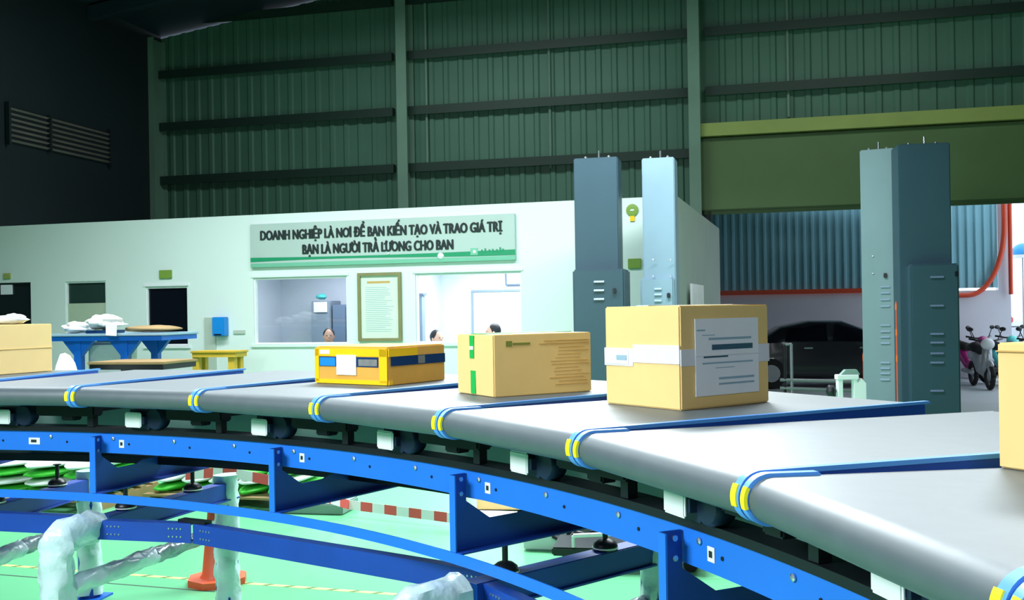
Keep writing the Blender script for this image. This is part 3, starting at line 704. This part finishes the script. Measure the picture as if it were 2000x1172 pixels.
# left carton
p, a, b_ = parcel('plain light brown carton with a flap seam at the left edge', (-3.14, 6.06), (-3.50, 6.22), (-2.968, 6.443), .305, 'cardl')
fR(p, 'flap_seam', 'card', .0, b_, .152, .156, off=.003); fR(p, 'clear_tape', 'ytape', b_*.9, b_-.001, .0, .001)
b = MB(TR((-3.2, 6.3, ZB+.315))); b.blob((0, 0, .02), (.14, .09, .03), wob=.12, seed=5); b.blob((.06, .0, .03), (.07, .06, .03), wob=.1, seed=6)
tag(b.build('crumpled_bag', 'cloth', smooth=True), 'crumpled white bag on top of the plain carton at the left edge', 'bag')

# ------------------------------------------------------------------ platform frame below the sorter
pf = empty('support_platform', 'dark blue steel platform frame under the sorter with plastic wrapped posts', 'platform frame', loc=(0, 0, 0))
ZP = .78
def radial(k, r0, r1, feet):
    T = PT(k, 0, 0)
    b = MB(T); b.box(r0, r1, -.045, .045, ZP-.10, ZP, bev=.004); b.box(r0, r1, -.06, .06, ZP-.106, ZP-.098)
    o = b.build('radial_beam', 'navy', pf)
    MB(T).box(r0-.006, r0, -.05, .05, ZP-.105, ZP+.002).build('end_cap', 'blue', o)
    return o
def foot(k, r, zt=.915):
    T = PT(k, r, 0)
    f = MB(T).lathe([(.05, ZP+.001), (.055, ZP+.012), (.05, ZP+.03), (.03, ZP+.045), (.012, ZP+.05), (.012, zt-.004), (.025, zt-.004), (.025, zt)], 16).build('levelling_foot', 'black', pf, smooth=40)
    MB(T).lathe([(.0565, ZP+.008), (.0565, ZP+.014)], 16).build('foot_ring', 'white', f)
def wrap_tube(name, pts, rad, m, parent, seed, n=14, sub=16, flat=.28):
    # loosely wrapped plastic film around a steel section: rippled square-ish tube
    rn = random.Random(seed); P = [Vector(p) for p in pts]
    seg = []; 
    for i in range(len(P)-1):
        ns_ = max(3, int((P[i+1]-P[i]).length/.035))
        for j in range(ns_): seg.append(P[i].lerp(P[i+1], j/ns_))
    seg.append(P[-1]); up = None; rings = []
    ph = [rn.uniform(0, 6) for _ in range(5)]
    for i, p_ in enumerate(seg):
        d = (seg[min(i+2, len(seg)-1)]-seg[max(i-2, 0)]).normalized()
        if up is None: up = Vector((0, 0, 1)) if abs(d.z) < .8 else Vector((1, 0, 0))
        a_ = d.cross(up).normalized(); up = a_.cross(d).normalized(); row = []
        s = i*.035
        for k in range(n):
            th = 2*math.pi*k/n; sq = 1/max(abs(math.cos(th+.4)), abs(math.sin(th+.4)))**flat
            w = 1+.09*math.sin(3*th+s*14+ph[0])+.07*math.sin(5*th-s*31+ph[1])+.06*math.sin(s*45+ph[2]+2*th)+rn.uniform(-.06, .06)
            row.append(p_+(a_*math.cos(th)+up*math.sin(th))*rad*sq*w)
        rings.append(row)
    m_ = MB(); Q = [q for r_ in rings for q in r_]; fs = []
    for i in range(len(rings)-1):
        for k in range(n): fs.append([i*n+k, i*n+(k+1) % n, (i+1)*n+(k+1) % n, (i+1)*n+k])
    fs += [list(range(n))[::-1], [(len(rings)-1)*n+k for k in range(n)]]
    m_.poly(Q, fs); return m_.build(name, m, parent, smooth=50)
def post(k, r, zt, seed, wrap='wrap', ztw=None, rad=.072, elbow=None):
    T = PT(k, r, 0)
    b = MB(T); b.box(-.05, .05, -.05, .05, .012, zt-.11 if elbow else zt, bev=.004); o = b.build('post', 'navy', pf)
    MB(T).box(-.1, .1, -.1, .1, 0, .012).build('foot_plate', 'tblue', o)
    c = pol(k, r, 0)
    pts = [(c.x, c.y, .03), (c.x, c.y, (ztw or zt))]
    if elbow is not None:
        e = pol(k, elbow, 0); pts = [(c.x, c.y, .03), (c.x, c.y, ZP-.14), (c.x, c.y, ZP-.07), (c.x+(e.x-c.x)*.12, c.y+(e.y-c.y)*.12, ZP-.045), (e.x, e.y, ZP-.04)]
    wrap_tube('plastic_wrap', pts, rad, wrap, o, seed)
    return o
KA, KB, KC = -1.04, -.09, 2.75
for n_, (k, inner) in enumerate(((KA, True), (KB, True), (KC, True))):
    radial(k, 4.68, 5.80, 0)
    foot(k, 4.86); foot(k, 5.42)
    post(k, 5.74, ZP+.01, 11+n_, ztw=ZP+.045)
    post(k, 4.38, ZP, 21+n_, elbow=4.64, rad=.078)
    a_, c_ = pol(k, 4.42, .47 if n_ else .47), pol(k, 5.72, .49)
    b = MB(); b.tube([a_, c_], .03, 10); br = b.build('brace', 'navy', pf)
    wrap_tube('brace_wrap', [a_.lerp(c_, .03), a_.lerp(c_, .5)], .047, 'wrap', br, 31+n_, flat=.1)
    wrap_tube('brace_wrap', [a_.lerp(c_, .5), a_.lerp(c_, .97)], .042, 'foil', br, 41+n_, flat=.1)
def chord(k0, r0, k1, r1, name='ring_beam'):
    a_, c_ = pol(k0, r0, 0), pol(k1, r1, 0); d = c_-a_; T = TR(a_, math.atan2(d.y, d.x)); L = d.length
    b = MB(T); b.box(0, L, -.006, 0, ZP-.1, ZP-.003); b.box(0, L, 0, .05, ZP-.012, ZP-.003); b.box(0, L, 0, .05, ZP-.1, ZP-.092); o = b.build(name, 'navy', pf)
    for e in (.06, L-.12):
        for x in range(4):
            for z in (ZP-.03, ZP-.07): MB(T).lathe([(.005, 0), (.005, .004)], 6, Matrix.Translation((e+x*.022, -.006, z)) @ RX).build('bolt', 'chrome', o)
chord(-2.6, 4.66, KA, 4.62); chord(KA, 4.66, KB-.05, 4.66); chord(KB+.06, 4.60, .58, 4.70); chord(.60, 4.70, KC-.06, 4.84); chord(KC+.05, 4.72, 4.3, 4.70); chord(4.35, 4.7, 5.6, 4.6)
for k, r in ((.58, 4.72),): MB(PT(k, r, 0)).box(-.02, .03, -.09, .09, ZP-.004, ZP+.012).build('joint_plate', 'black', pf)

# ------------------------------------------------------------------ things on the floor
# striped floor tape
a_, c_ = atz(-20, 1102, 0), atz(800, 1163, 0)
T = TR(a_, math.atan2(c_.y-a_.y, c_.x-a_.x)); L = (c_-a_).length
ft = empty('floor_tape', 'yellow striped marking tape running across the green floor', 'tape', mtx=T)
MB().box(0, L, -.02, .02, 0, .0012).build('tape', 'tapey', ft)
b = MB(); x = .05
while x < L-.1:
    b.poly([(x, -.02, .0016), (x+.045, -.02, .0016), (x+.085, .02, .0016), (x+.04, .02, .0016)], [(0, 1, 2, 3)]); x += .16
b.build('dark_stripes', 'tapek', ft)
a_, c_ = atz(-20, 1121, 0), atz(420, 1156, 0)
T = TR(a_, math.atan2(c_.y-a_.y, c_.x-a_.x)); tag(MB(T).box(0, (c_-a_).length, -.008, .008, 0, .001).build('floor_joint', 'girt'), 'thin dark joint line in the green floor below the yellow tape', 'floor joint')
# cone
q = atz(425, 1138, 0)
cn = empty('traffic_cone', 'orange traffic cone standing behind the wrapped platform post', 'cone', loc=(q.x, q.y, 0))
b = MB(); oc = [(.2*math.cos(R(22.5+45*i)), .2*math.sin(R(22.5+45*i))) for i in range(8)]; b.prism(oc, 0, .045, 'z', Matrix.Rotation(.2, 4, 'Z')); b.build('base', 'orange', cn)
MB().lathe([(.115, .045), (.10, .07), (.045, .62), (.03, .66), (.02, .66)], 24).build('cone_body', 'orange', cn, smooth=40)
MB().lathe([(.079, .29), (.067, .42)], 24, Matrix.Scale(1.03, 4)).build('band', 'white', cn, smooth=40)
# barrier tape strung low above the floor
def tape_run(pts, z0, z1, name, label):
    P = [Vector(p) for p in pts]; tot = sum((P[i+1]-P[i]).length for i in range(len(P)-1)); root = empty(name, label, 'barrier tape', 'red and white barrier tape')
    bw, brd = MB(), MB(); s = 0; i = 0; st = .13
    def at(s):
        for i in range(len(P)-1):
            l = (P[i+1]-P[i]).length
            if s <= l or i == len(P)-2: return P[i].lerp(P[i+1], min(1, s/l))
            s -= l
    n = int(tot/st); 
    for i in range(n):
        a_, c_ = at(i*st), at((i+1)*st); u = Vector((0, 0, z0)); v = Vector((0, .015, z1))
        off = Vector((0, .003, 0))
        mb_ = MB(); mb_.poly([a_+u, c_+u, c_+v, a_+v, a_+u+off, c_+u+off, c_+v+off, a_+v+off], [(0,1,2,3), (7,6,5,4), (0,4,5,1), (2,6,7,3)]); mb_.build('white_band' if i % 2 else 'red_band', 'white' if i % 2 else 'red', root)
    bw.bm.free(); brd.bm.free()
A1, A2, A3 = atz(362, 938, .42), atz(440, 931, .5), atz(545, 952, .40)
tape_run([A1, A2, A3, atz(680, 995, .06), atz(1060, 1045, .02)], 0, .08, 'barrier_tape', 'red and white barrier tape strung low over the green floor')
# pallets of goods with green and white labels
def goods(label, c, ang, w, d, rows, seed):
    o = empty('goods_pallet', label, 'pallet', 'wrapped goods on pallets', mtx=TR(c, ang))
    b = MB()
    for i in range(6): b.box(-w/2, w/2, -d/2+i*d/5.6, -d/2+i*d/5.6+.09, .10, .12)
    for x in (-w/2, -.04, w/2-.08): b.box(x, x+.08, -d/2, d/2, 0, .10)
    b.build('pallet', 'kraft', o); rn = random.Random(seed)
    for r_ in range(rows):
        z = .12+r_*.085
        s_ = MB(); nn = 5
        for i in range(nn):
            x = -w/2+w*i/nn; s_.blob((x+w/nn/2, -.0, z+.04), (w/nn*.53, d*.49, .046), wob=.03, seed=rn.randint(0, 99), seg=14)
        s_.build('sack_layer', 'paper' if r_ % 2 else 'pgreen', o, smooth=True)
    return o
goods('pile of green and white sacks left of the wrapped post under the sorter', atz(60, 975, 0), R(-15), 2.2, 1.1, 4, 1)
goods('pile of green and white sacks behind the traffic cone and wrapped post', atz(470, 975, 0), R(-15), 1.5, 1.0, 3, 2)
q = atz(610, 1012, 0)
o = tag(MB(TR((q.x, q.y+.35, 0), R(-12))).box(-.3, .3, -.2, .2, .0, .1, bev=.01).build('low_platform', 'plate'), 'low grey green step lying on the floor beside the green sacks', 'step')
# carton and white sheet, machine parts at the right
q = atz(985, 1000, 0); cb = empty('cardboard_box', 'flat brown cardboard box on the floor seen under the sorter', 'cardboard box', mtx=TR((q.x, q.y+.2, 0), R(-8)))
MB().box(-.32, .26, -.2, .2, .02, .14, bev=.006).build('box', 'card', cb); MB().box(-.33, -.22, -.206, -.2, .02, .14).build('tape', 'ctape', cb)
q = atz(1040, 1012, 0); MBs = MB(TR((q.x, q.y, 0), R(-15))); MBs.box(-.6, .55, -.25, .2, .0, .012); tag(MBs.build('white_sheet', 'paper'), 'white sheet spread on the floor in front of the brown box', 'sheet')
q = atz(1120, 1082, 0); mc = empty('pallet_truck', 'white machine with dark brackets standing on the floor under the sorter', 'machine', mtx=TR((q.x, q.y+.2, 0), R(-10)))
MB().box(-.35, .0, -.14, .14, .0, .17, bev=.015).build('housing', 'white', mc)
MB().box(.02, .32, -.12, .12, .0, .22, bev=.015).build('housing', 'plate', mc)
b = MB(); b.box(-.02, .06, -.16, -.1, .02, .2, bev=.01); b.lathe([(.05, 0), (.05, .05)], 16, Matrix.Translation((.18, -.13, .12)) @ RX); b.box(.1, .3, -.15, -.12, .03, .07, bev=.008); b.build('bracket', 'black', mc)
b = MB(); b.tube([(-.12, -.15, .12), (-.02, -.2, .08), (.05, -.19, .16), (.15, -.2, .14)], .02, 8); b.build('hose', 'black', mc, smooth=True)
q = atz(1193, 1052, 0); rl = empty('flashlight', 'red and yellow tube lying on the floor by the white machine', 'tube', mtx=TR((q.x, q.y+.2, .03), R(0)))
b = MB(); b.tube([(-.1, 0, 0), (.05, 0, 0)], .028, 14); b.build('body', 'red', rl, smooth=40)
b = MB(); b.tube([(.052, 0, 0), (.11, 0, 0), (.135, 0, 0)], [.03, .027, .012], 14); b.build('head', 'yellow', rl, smooth=40)
q = atz(1215, 1118, 0); bk = empty('hand_truck', 'black trolley deck with white frame behind the right wrapped post', 'trolley', mtx=TR((q.x, q.y+.2, 0), R(-10)))
MB().box(-.45, .6, -.2, .2, .10, .16, bev=.01).build('deck', 'black', bk)
b = MB(); b.tube([(-.3, -.18, .24), (.6, -.18, .3)], .015, 8); b.tube([(.2, -.18, .16), (.2, -.18, .3)], .012, 8); b.tube([(.45, -.18, .16), (.45, -.18, .3)], .012, 8); b.tube([(-.3, -.18, .16), (-.3, -.18, .24)], .012, 8); b.build('rail', 'white', bk)
for x in (-.35, .5):
    for y in (-.14, .14): MB().lathe([(.045, -.015), (.05, 0), (.045, .015)], 14, Matrix.Translation((x, y, .05)) @ RX).build('wheel', 'rubber', bk)

# ------------------------------------------------------------------ tables and benches before the office wall
def bench_table(label, px0, px1, ytop, Y, legs, m='tblue', top='ttop', dep=.8, bowed=True):
    p0, p1 = atY(px0, ytop, Y), atY(px1, ytop, Y); zt = (p0.z+p1.z)/2
    T = TR((p0.x, Y, 0), -KO); w = (p1.x-p0.x)/math.cos(KO)
    o = empty('work_table', label, 'table', mtx=T)
    MB().box(0, w, 0, dep, zt-.03, zt, bev=.006).build('tabletop', top, o)
    MB().box(.02, w-.02, .02, dep-.02, zt-.09, zt-.031).build('apron', m, o)
    for px in legs:
        x = (T.inverted() @ atY(px, ytop, Y)).x
        for y in (.06, dep-.12):
            b = MB(); b.box(x-.05, x+.05, y, y+.08, 0, zt-.09)
            if bowed: b.prism([(x+.05, zt-.09), (x+.22, zt-.09), (x+.05, zt-.28)], y+.01, y+.07, 'y'); b.prism([(x-.05, zt-.09), (x-.22, zt-.09), (x-.05, zt-.28)], y+.01, y+.07, 'y')
            b.build('leg', m, o)
    return o, T, w, zt
o, TT, w, zt = bench_table('long blue work table with papers and board on top by the office wall', 92, 340, 651, 12.6, (155, 264))
b = MB(TT); b.blob((w*.76, .38, zt+.05), (.38, .28, .042), wob=.08, seed=8); tag(b.build('kraft_sheets', 'kraft', smooth=True), 'flat pile of brown board on the right half of the blue table', 'board')
for i, (fx, sx_, sz, sd, lab) in enumerate(((.13, .15, .07, 3, 'crumpled white plastic at the left of the blue table'), (.38, .2, .09, 4, 'largest heap of white plastic in the middle of the blue table'))):
    b = MB(TT); b.blob((w*fx, .3, zt+sz*1.12+(.042 if sd == 4 else 0)), (sx_, .22, sz), wob=.16, seed=sd, seg=22); tag(b.build('plastic_bag', 'cloth', smooth=40), lab, 'bag', 'white bags on the blue table')
b = MB(TT); b.poly([(w*.53, -.02, zt+.12), (w*.63, -.03, zt+.10), (w*.63, -.04, zt-.03), (w*.54, -.04, zt-.02), (w*.53, .2, zt+.14), (w*.63, .2, zt+.11)], [(0,1,2,3), (4,5,1,0)])
bo = b.build('paper_sheet', 'paper'); sm = bo.modifiers.new('thick', 'SOLIDIFY'); sm.thickness = .004; tag(bo, 'white paper sheet hanging over the front edge of the blue table', 'paper')
b = MB(TT); b.box(w*.29, w*.49, .1, .45, zt+.001, zt+.04, bev=.008); tag(b.build('blue_tray', 'btape'), 'dark blue tray under the white plastic on the blue table', 'tray')
o2, T2, w2, zt2 = bench_table('low brown topped stand below the blue table', 170, 335, 706, 11.6, (250,), 'black', 'kraft', .7, False)
# white bins under the table
for px0, px1, y0, lab, mm in ((106, 142, 690, 'white sack beside the plain carton at the left edge', 'cloth'), (170, 250, 668, 'pale translucent bin under the blue work table', 'ctape')):
    Yb = 12.75 if px0 > 150 else 11.0; a_ = atY(px0, y0, Yb); c_ = atY(px1, y0, Yb); b = MB(); wd = (c_.x-a_.x)
    if mm == 'cloth': b.blob(((a_.x+c_.x)/2-.05, Yb+.15, a_.z/2), (wd*.75, .25, a_.z/2), wob=.03, seed=3)
    else: b.box(a_.x, c_.x, Yb, Yb+.35, .3, a_.z, bev=.04)
    oo = b.build('sack' if mm == 'cloth' else 'storage_bin', mm, smooth=30); tag(oo, lab, 'sack' if mm == 'cloth' else 'bin')
# yellow stool/bench
bench_table('yellow wooden bench standing against the office wall under the blue box', 371, 468, 685, 14.2, (378, 459), 'wood', 'wood', .35, False)
# curtains beside the office side wall
cu = MB()
for i, px in enumerate((1346, 1364, 1378)):
    p0 = TS @ Vector((0, 0, 0))
s0 = .75
crt = MB(TS); n = 36; pts = []
for i in range(n+1):
    x = .9+1.5*i/n; y = -.05-.03*math.sin(i*1.35)-.01*math.sin(i*.6); pts += [(x, y, 1.0), (x, y, 2.15)]
crt.poly(pts, [(2*i, 2*i+2, 2*i+3, 2*i+1) for i in range(n)]); oc_ = crt.build('strip_curtain', 'white', smooth=True)
sm = oc_.modifiers.new('thick', 'SOLIDIFY'); sm.thickness = .01; tag(oc_, 'pale hanging curtain on the side wall of the office by the doorway', 'curtain')
wl = empty('wall_lamp', 'grey fitting with dangling cable at the doorway edge', 'lamp', mtx=TH)
ssx, zz = hp(1398, 463); MB().box(sO-.02, sO+.12, -.32, -.2, zz-.08, zz+.08, bev=.01).build('box', 'locker', wl)
b = MB(); b.tube([(sO+.05, -.26, zz-.08), (sO+.07, -.26, zz-.5), (sO+.02, -.26, zz-.8), (sO+.06, -.26, zz-1.0)], .015, 8); b.build('cable', 'dark', wl)
b = MB(); b.blob((sO+.0, -.26, zz-.85), (.07, .05, .16)); b.build('plug', 'plate', wl, smooth=True)

# guard rail, white stand near doorway
gr = empty('guard_rail', 'grey tubular guard rail in front of the dark car', 'railing', loc=(0, 0, 0))
Yg = 14.6
def gt(pts, r): MB().tube([atY(x, y, Yg) for x, y in pts], r, 10).build('rail', 'silver', gr, smooth=40)
gt([(1524, 742), (1700, 746)], .025); gt([(1524, 758), (1700, 764)], .025)
for px in (1532, 1545, 1690):
    a_ = atY(px, 672, Yg); MB().tube([(a_.x, a_.y, 0), tuple(a_)], .022, 10).build('upright', 'silver' if px != 1532 else 'black', gr, smooth=40)
gt([(1530, 674), (1546, 672)], .02)
q = atY(1655, 770, 10.2)
ms = empty('sensor_stand', 'small white framed bracket stand just beyond the belt left of the right towers', 'bracket', loc=(0, 0, 0))
b = MB(); a_ = atY(1637, 738, 10.2); c_ = atY(1674, 722, 10.2)
b.box(a_.x, a_.x+.05, 10.2, 10.28, 0, a_.z, bev=.005); b.box(a_.x+.16, a_.x+.2, 10.2, 10.28, 0, a_.z, bev=.005); b.box(a_.x-.01, a_.x+.21, 10.19, 10.29, a_.z-.02, a_.z+.03, bev=.005); b.build('frame', 'white', ms)
b = MB(); b.prism([(a_.x+.03, a_.z+.03), (c_.x+.03, a_.z+.03), (c_.x, c_.z), (a_.x+.08, c_.z)], 10.2, 10.27, 'y'); b.build('hood', 'plate', ms)
b = MB(); b.prism([(c_.x+.0, 0), (c_.x+.09, 0), (c_.x+.09, a_.z-.06), (c_.x+.045, a_.z-.01), (c_.x, a_.z-.06)], 10.2, 10.26, 'y'); b.build('side_post', 'white', ms)
b = MB(); b.blob((a_.x-.06, 10.24, a_.z-.14), (.05, .04, .07), wob=.1, seed=1); b.build('motor', 'black', ms, smooth=True)

# ------------------------------------------------------------------ outside the doorway
YO = 25.5
TX = TR((0, YO, 0), -KH*.6)
def op(px, py):
    inv = TX.inverted(); d = ray(px, py); o = inv @ Vector((0, 0, 0)); q = inv.to_3x3() @ Vector((d.x, d.y, 0)); t = (0-o.y)/q.y
    return o.x+q.x*t, ZC+d.z*t
z_s = op(1600, 568)[1]
cw = empty('corrugated_wall', 'blue grey corrugated sheet wall across the yard outside the doorway', 'wall', mtx=TX)
m = MB(); m.T = Matrix(); corrug(m, 3.5, op(1948, 500)[0], z_s, 6.5, .19, .05); m.build('sheet', 'corr', cw)
m = MB(); m.box(3.5, op(1975, 600)[0], .0, .25, 0, z_s-.06); m.build('plinth', 'pwhite', cw)
m = MB(); m.box(op(1950, 500)[0], op(1976, 500)[0], .02, .25, z_s-.06, 6.5); m.build('end_post', 'pwhite', cw)
m = MB(); m.box(3.5, op(1866, 560)[0], -.14, -.06, z_s-.07, z_s+.04); m.build('kick_rail', 'pipe', cw)
m = MB()
q0 = op(1866, 577); q1 = op(1968, 430)
pp = [(q0[0]-1.2, -.14, q0[1]), (q0[0]+.2, -.14, q0[1])]
cxx, czz = q0[0]+.25, q1[1]
ex = op(1957, 430)[0]
for i in range(13):
    a = R(-90+i*7.5); pp.append((cxx+(ex-cxx)*math.cos(a)*1, -.14, czz-.1+(czz-.1-q0[1])*math.sin(a)))
pp.append((ex, -.14, 6.0))
m.tube(pp, .06, 12); m.build('drain_pipe', 'pipe', cw, smooth=40)
m = MB(); m.tube([(ex+.13, -.14, q0[1]+.0), (ex+.13, -.14, 5.5)], .05, 10); m.build('drain_pipe', 'pipe', cw, smooth=40)
# unseen canopy and side sheet added to shade the left part of the yard
cp = empty('added_canopy', 'unseen canopy roof added to shade the left part of the yard outside', 'canopy', mtx=TH)
x1c = op(1850, 500)[0]-.6
MB().box(0, 10.4, .3, 5.3, 4.25, 4.4).build('canopy_sheet', 'dark', cp)
MB().box(2.0, 3.6, .3, 4.6, -.01, 4.2).build('side_sheet', 'dark', cp)
MB().box(10.3, 10.4, .3, .4, 0, 4.25).build('canopy_post', 'dark', cp)
# dark car, side view
def car(label, mtx, m, name='parked_car'):
    o = empty(name, label, 'car', mtx=mtx)
    st = [(-2.1, .55, .45, .62, .62, .5), (-1.95, .8, .28, .86, .86, .6), (-1.5, .86, .22, .98, 1.10, .62), (-1.1, .88, .2, 1.0, 1.33, .6), (-.5, .89, .2, 1.0, 1.45, .62), (.2, .89, .2, .99, 1.45, .62),
          (.8, .88, .2, .97, 1.22, .6), (1.15, .87, .22, .95, 1.0, .6), (1.7, .84, .25, .86, .9, .58), (2.05, .72, .3, .75, .76, .5), (2.15, .5, .4, .6, .6, .4)]
    V = []; n = 12
    for x, hw, z0, zb, zr, rw in st:
        V += [(x, y, z) for y, z in ((-hw*.8, z0), (-hw, z0+.12), (-hw, (z0+zb)/2), (-hw*.97, zb), (-rw*1.02, zr-.04), (-rw*.8, zr), (rw*.8, zr), (rw*1.02, zr-.04), (hw*.97, zb), (hw, (z0+zb)/2), (hw, z0+.12), (hw*.8, z0))]
    fs = []
    for i in range(len(st)-1):
        for k in range(n): fs.append([i*n+k, i*n+(k+1) % n, (i+1)*n+(k+1) % n, (i+1)*n+k])
    fs += [list(range(n)), [(len(st)-1)*n+k for k in range(n)]]
    b = MB(); b.poly(V, fs); b.build('body', m, o, smooth=40)
    for sy in (-1, 1):
        for x0, x1 in ((-1.05, -.15), (-.05, .75)):
            a0 = 1.30 if x0 < -.5 else 1.40; a1 = 1.40 if x0 < -.5 else 1.2
            b = MB(); b.poly([(x0, sy*.875, 1.03), (x1, sy*.875, 1.03), (x1, sy*.66, a1), (x0+.1, sy*.66, a0), (x0, sy*.86, 1.03), (x1, sy*.86, 1.03), (x1, sy*.645, a1), (x0+.1, sy*.645, a0)], [(0,1,2,3), (7,6,5,4), (0,4,5,1), (1,5,6,2), (2,6,7,3), (3,7,4,0)]); b.build('side_window', 'glassb', o)
        for x in (-.55, .6):
            MB().box(x-.1, x+.08, sy*.9-.02, sy*.9+.02, .86, .89, bev=.006).build('door_handle', 'chrome', o)
        for x in (-1.35, 1.35):
            w = MB(); w.lathe([(.2, -.1), (.31, -.1), (.33, -.06), (.33, .06), (.31, .1), (.2, .1)], 24, Matrix.Translation((x, sy*.8, .33)) @ RX); w_ = w.build('wheel', 'rubber', o, smooth=40)
            MB().lathe([(.19, -.105), (.19, .105)], 16, Matrix.Translation((x, sy*.8, .33)) @ RX).build('wheel_rim', 'silver', w_)
        MB().box(2.0, 2.14, sy*.5-.12, sy*.5+.12, .58, .68, bev=.02).build('headlight', 'ctape', o)
        MB().box(-2.1, -1.98, sy*.55-.1, sy*.55+.1, .66, .8, bev=.02).build('tail_light', 'red', o)
    return o
q = atY(1618, 700, 22.4)
car('dark parked car seen side on through the doorway', TR((q.x, 22.4, 0), -KH*.6), 'car')
q = atY(2010, 620, 26)
car('white car at the right edge seen beyond the corrugated wall', TR((q.x, 27.2, .62), R(80)), 'white')
q = atY(1993, 488, 24.5)
o = empty('street_umbrella', 'blue shade canopy at the right edge outside', 'umbrella', loc=(q.x+.05, 24.5, 0))
MB().lathe([(.32, q.z-.12), (.3, q.z-.02), (.15, q.z+.12), (.02, q.z+.17)], 20).build('shade', 'cyan', o, smooth=40)
MB().lathe([(.34, q.z-.2), (.33, q.z-.125)], 20).build('trim', 'white', o); MB().tube([(0, 0, 0), (0, 0, q.z-.2)], .02, 8).build('pole', 'silver', o)
# scooters
def scooter(label, px, Y, ang, m, m2):
    q = atY(px, 700, Y); o = empty('motor_scooter', label, 'scooter', 'parked scooters', mtx=TR((q.x, Y, 0), ang))
    for x in (-.6, .62):
        w = MB(); P = [(x+.24*math.cos(a), 0, .27+.24*math.sin(a)) for a in [2*math.pi*i/20 for i in range(21)]]; w.tube(P, .05, 8); w_ = w.build('wheel', 'rubber', o, smooth=True)
        MB().lathe([(.1, -.03), (.1, .03)], 12, Matrix.Translation((x, 0, .27)) @ RX).build('hub', 'silver', w_)
    b = MB(); b.tube([(-.85, 0, .68), (-.55, 0, .66), (-.1, 0, .6), (.05, 0, .38), (.3, 0, .34), (.42, 0, .5), (.45, 0, .9)], [.05, .13, .15, .12, .11, .12, .09], 12); b.build('body', m, o, smooth=True)
    b = MB(); b.tube([(-.75, 0, .82), (-.4, 0, .84), (0, 0, .78)], [.09, .12, .1], 12); b.build('seat', 'rubber', o, smooth=True)
    b = MB(); b.tube([(.45, 0, .85), (.43, 0, 1.0)], .04, 8); b.tube([(.35, -.33, 1.04), (.45, -.15, 1.0), (.45, .15, 1.0), (.35, .33, 1.04)], .02, 8); b.build('handlebar', 'black', o, smooth=True)
    for sy in (-1, 1):
        b = MB(); b.tube([(.42, sy*.22, 1.02), (.42, sy*.3, 1.2)], .01, 6); b.blob((.42, sy*.32, 1.24), (.02, .07, .045)); b.build('mirror', 'black', o, smooth=True)
    b = MB(); b.blob((.5, 0, .93), (.1, .14, .12)); b.build('headlight_cowl', m2, o, smooth=True)
    b = MB(); b.blob((.62, 0, .5), (.2, .07, .1)); b.tube([(.47, 0, .85), (.62, 0, .3)], .035, 8); b.build('front_fork', 'silver', o, smooth=True)
    b = MB(); b.tube([(-.2, -.13, .3), (-.75, -.17, .32)], .05, 8); b.build('exhaust', 'silver', o, smooth=True)
    return o
scooter('magenta scooter nearest the right tower outside', 1890, 22.9, R(-75), 'magenta', 'magenta')
scooter('silver and white scooter beside the magenta one', 1916, 21.3, R(-100), 'silver', 'white')
scooter('teal scooter right of the silver one', 1950, 23.0, R(-80), 'teal', 'teal')
scooter('scooter with a purple cover behind the pale carton', 1996, 21.2, R(-85), 'purple', 'purple')
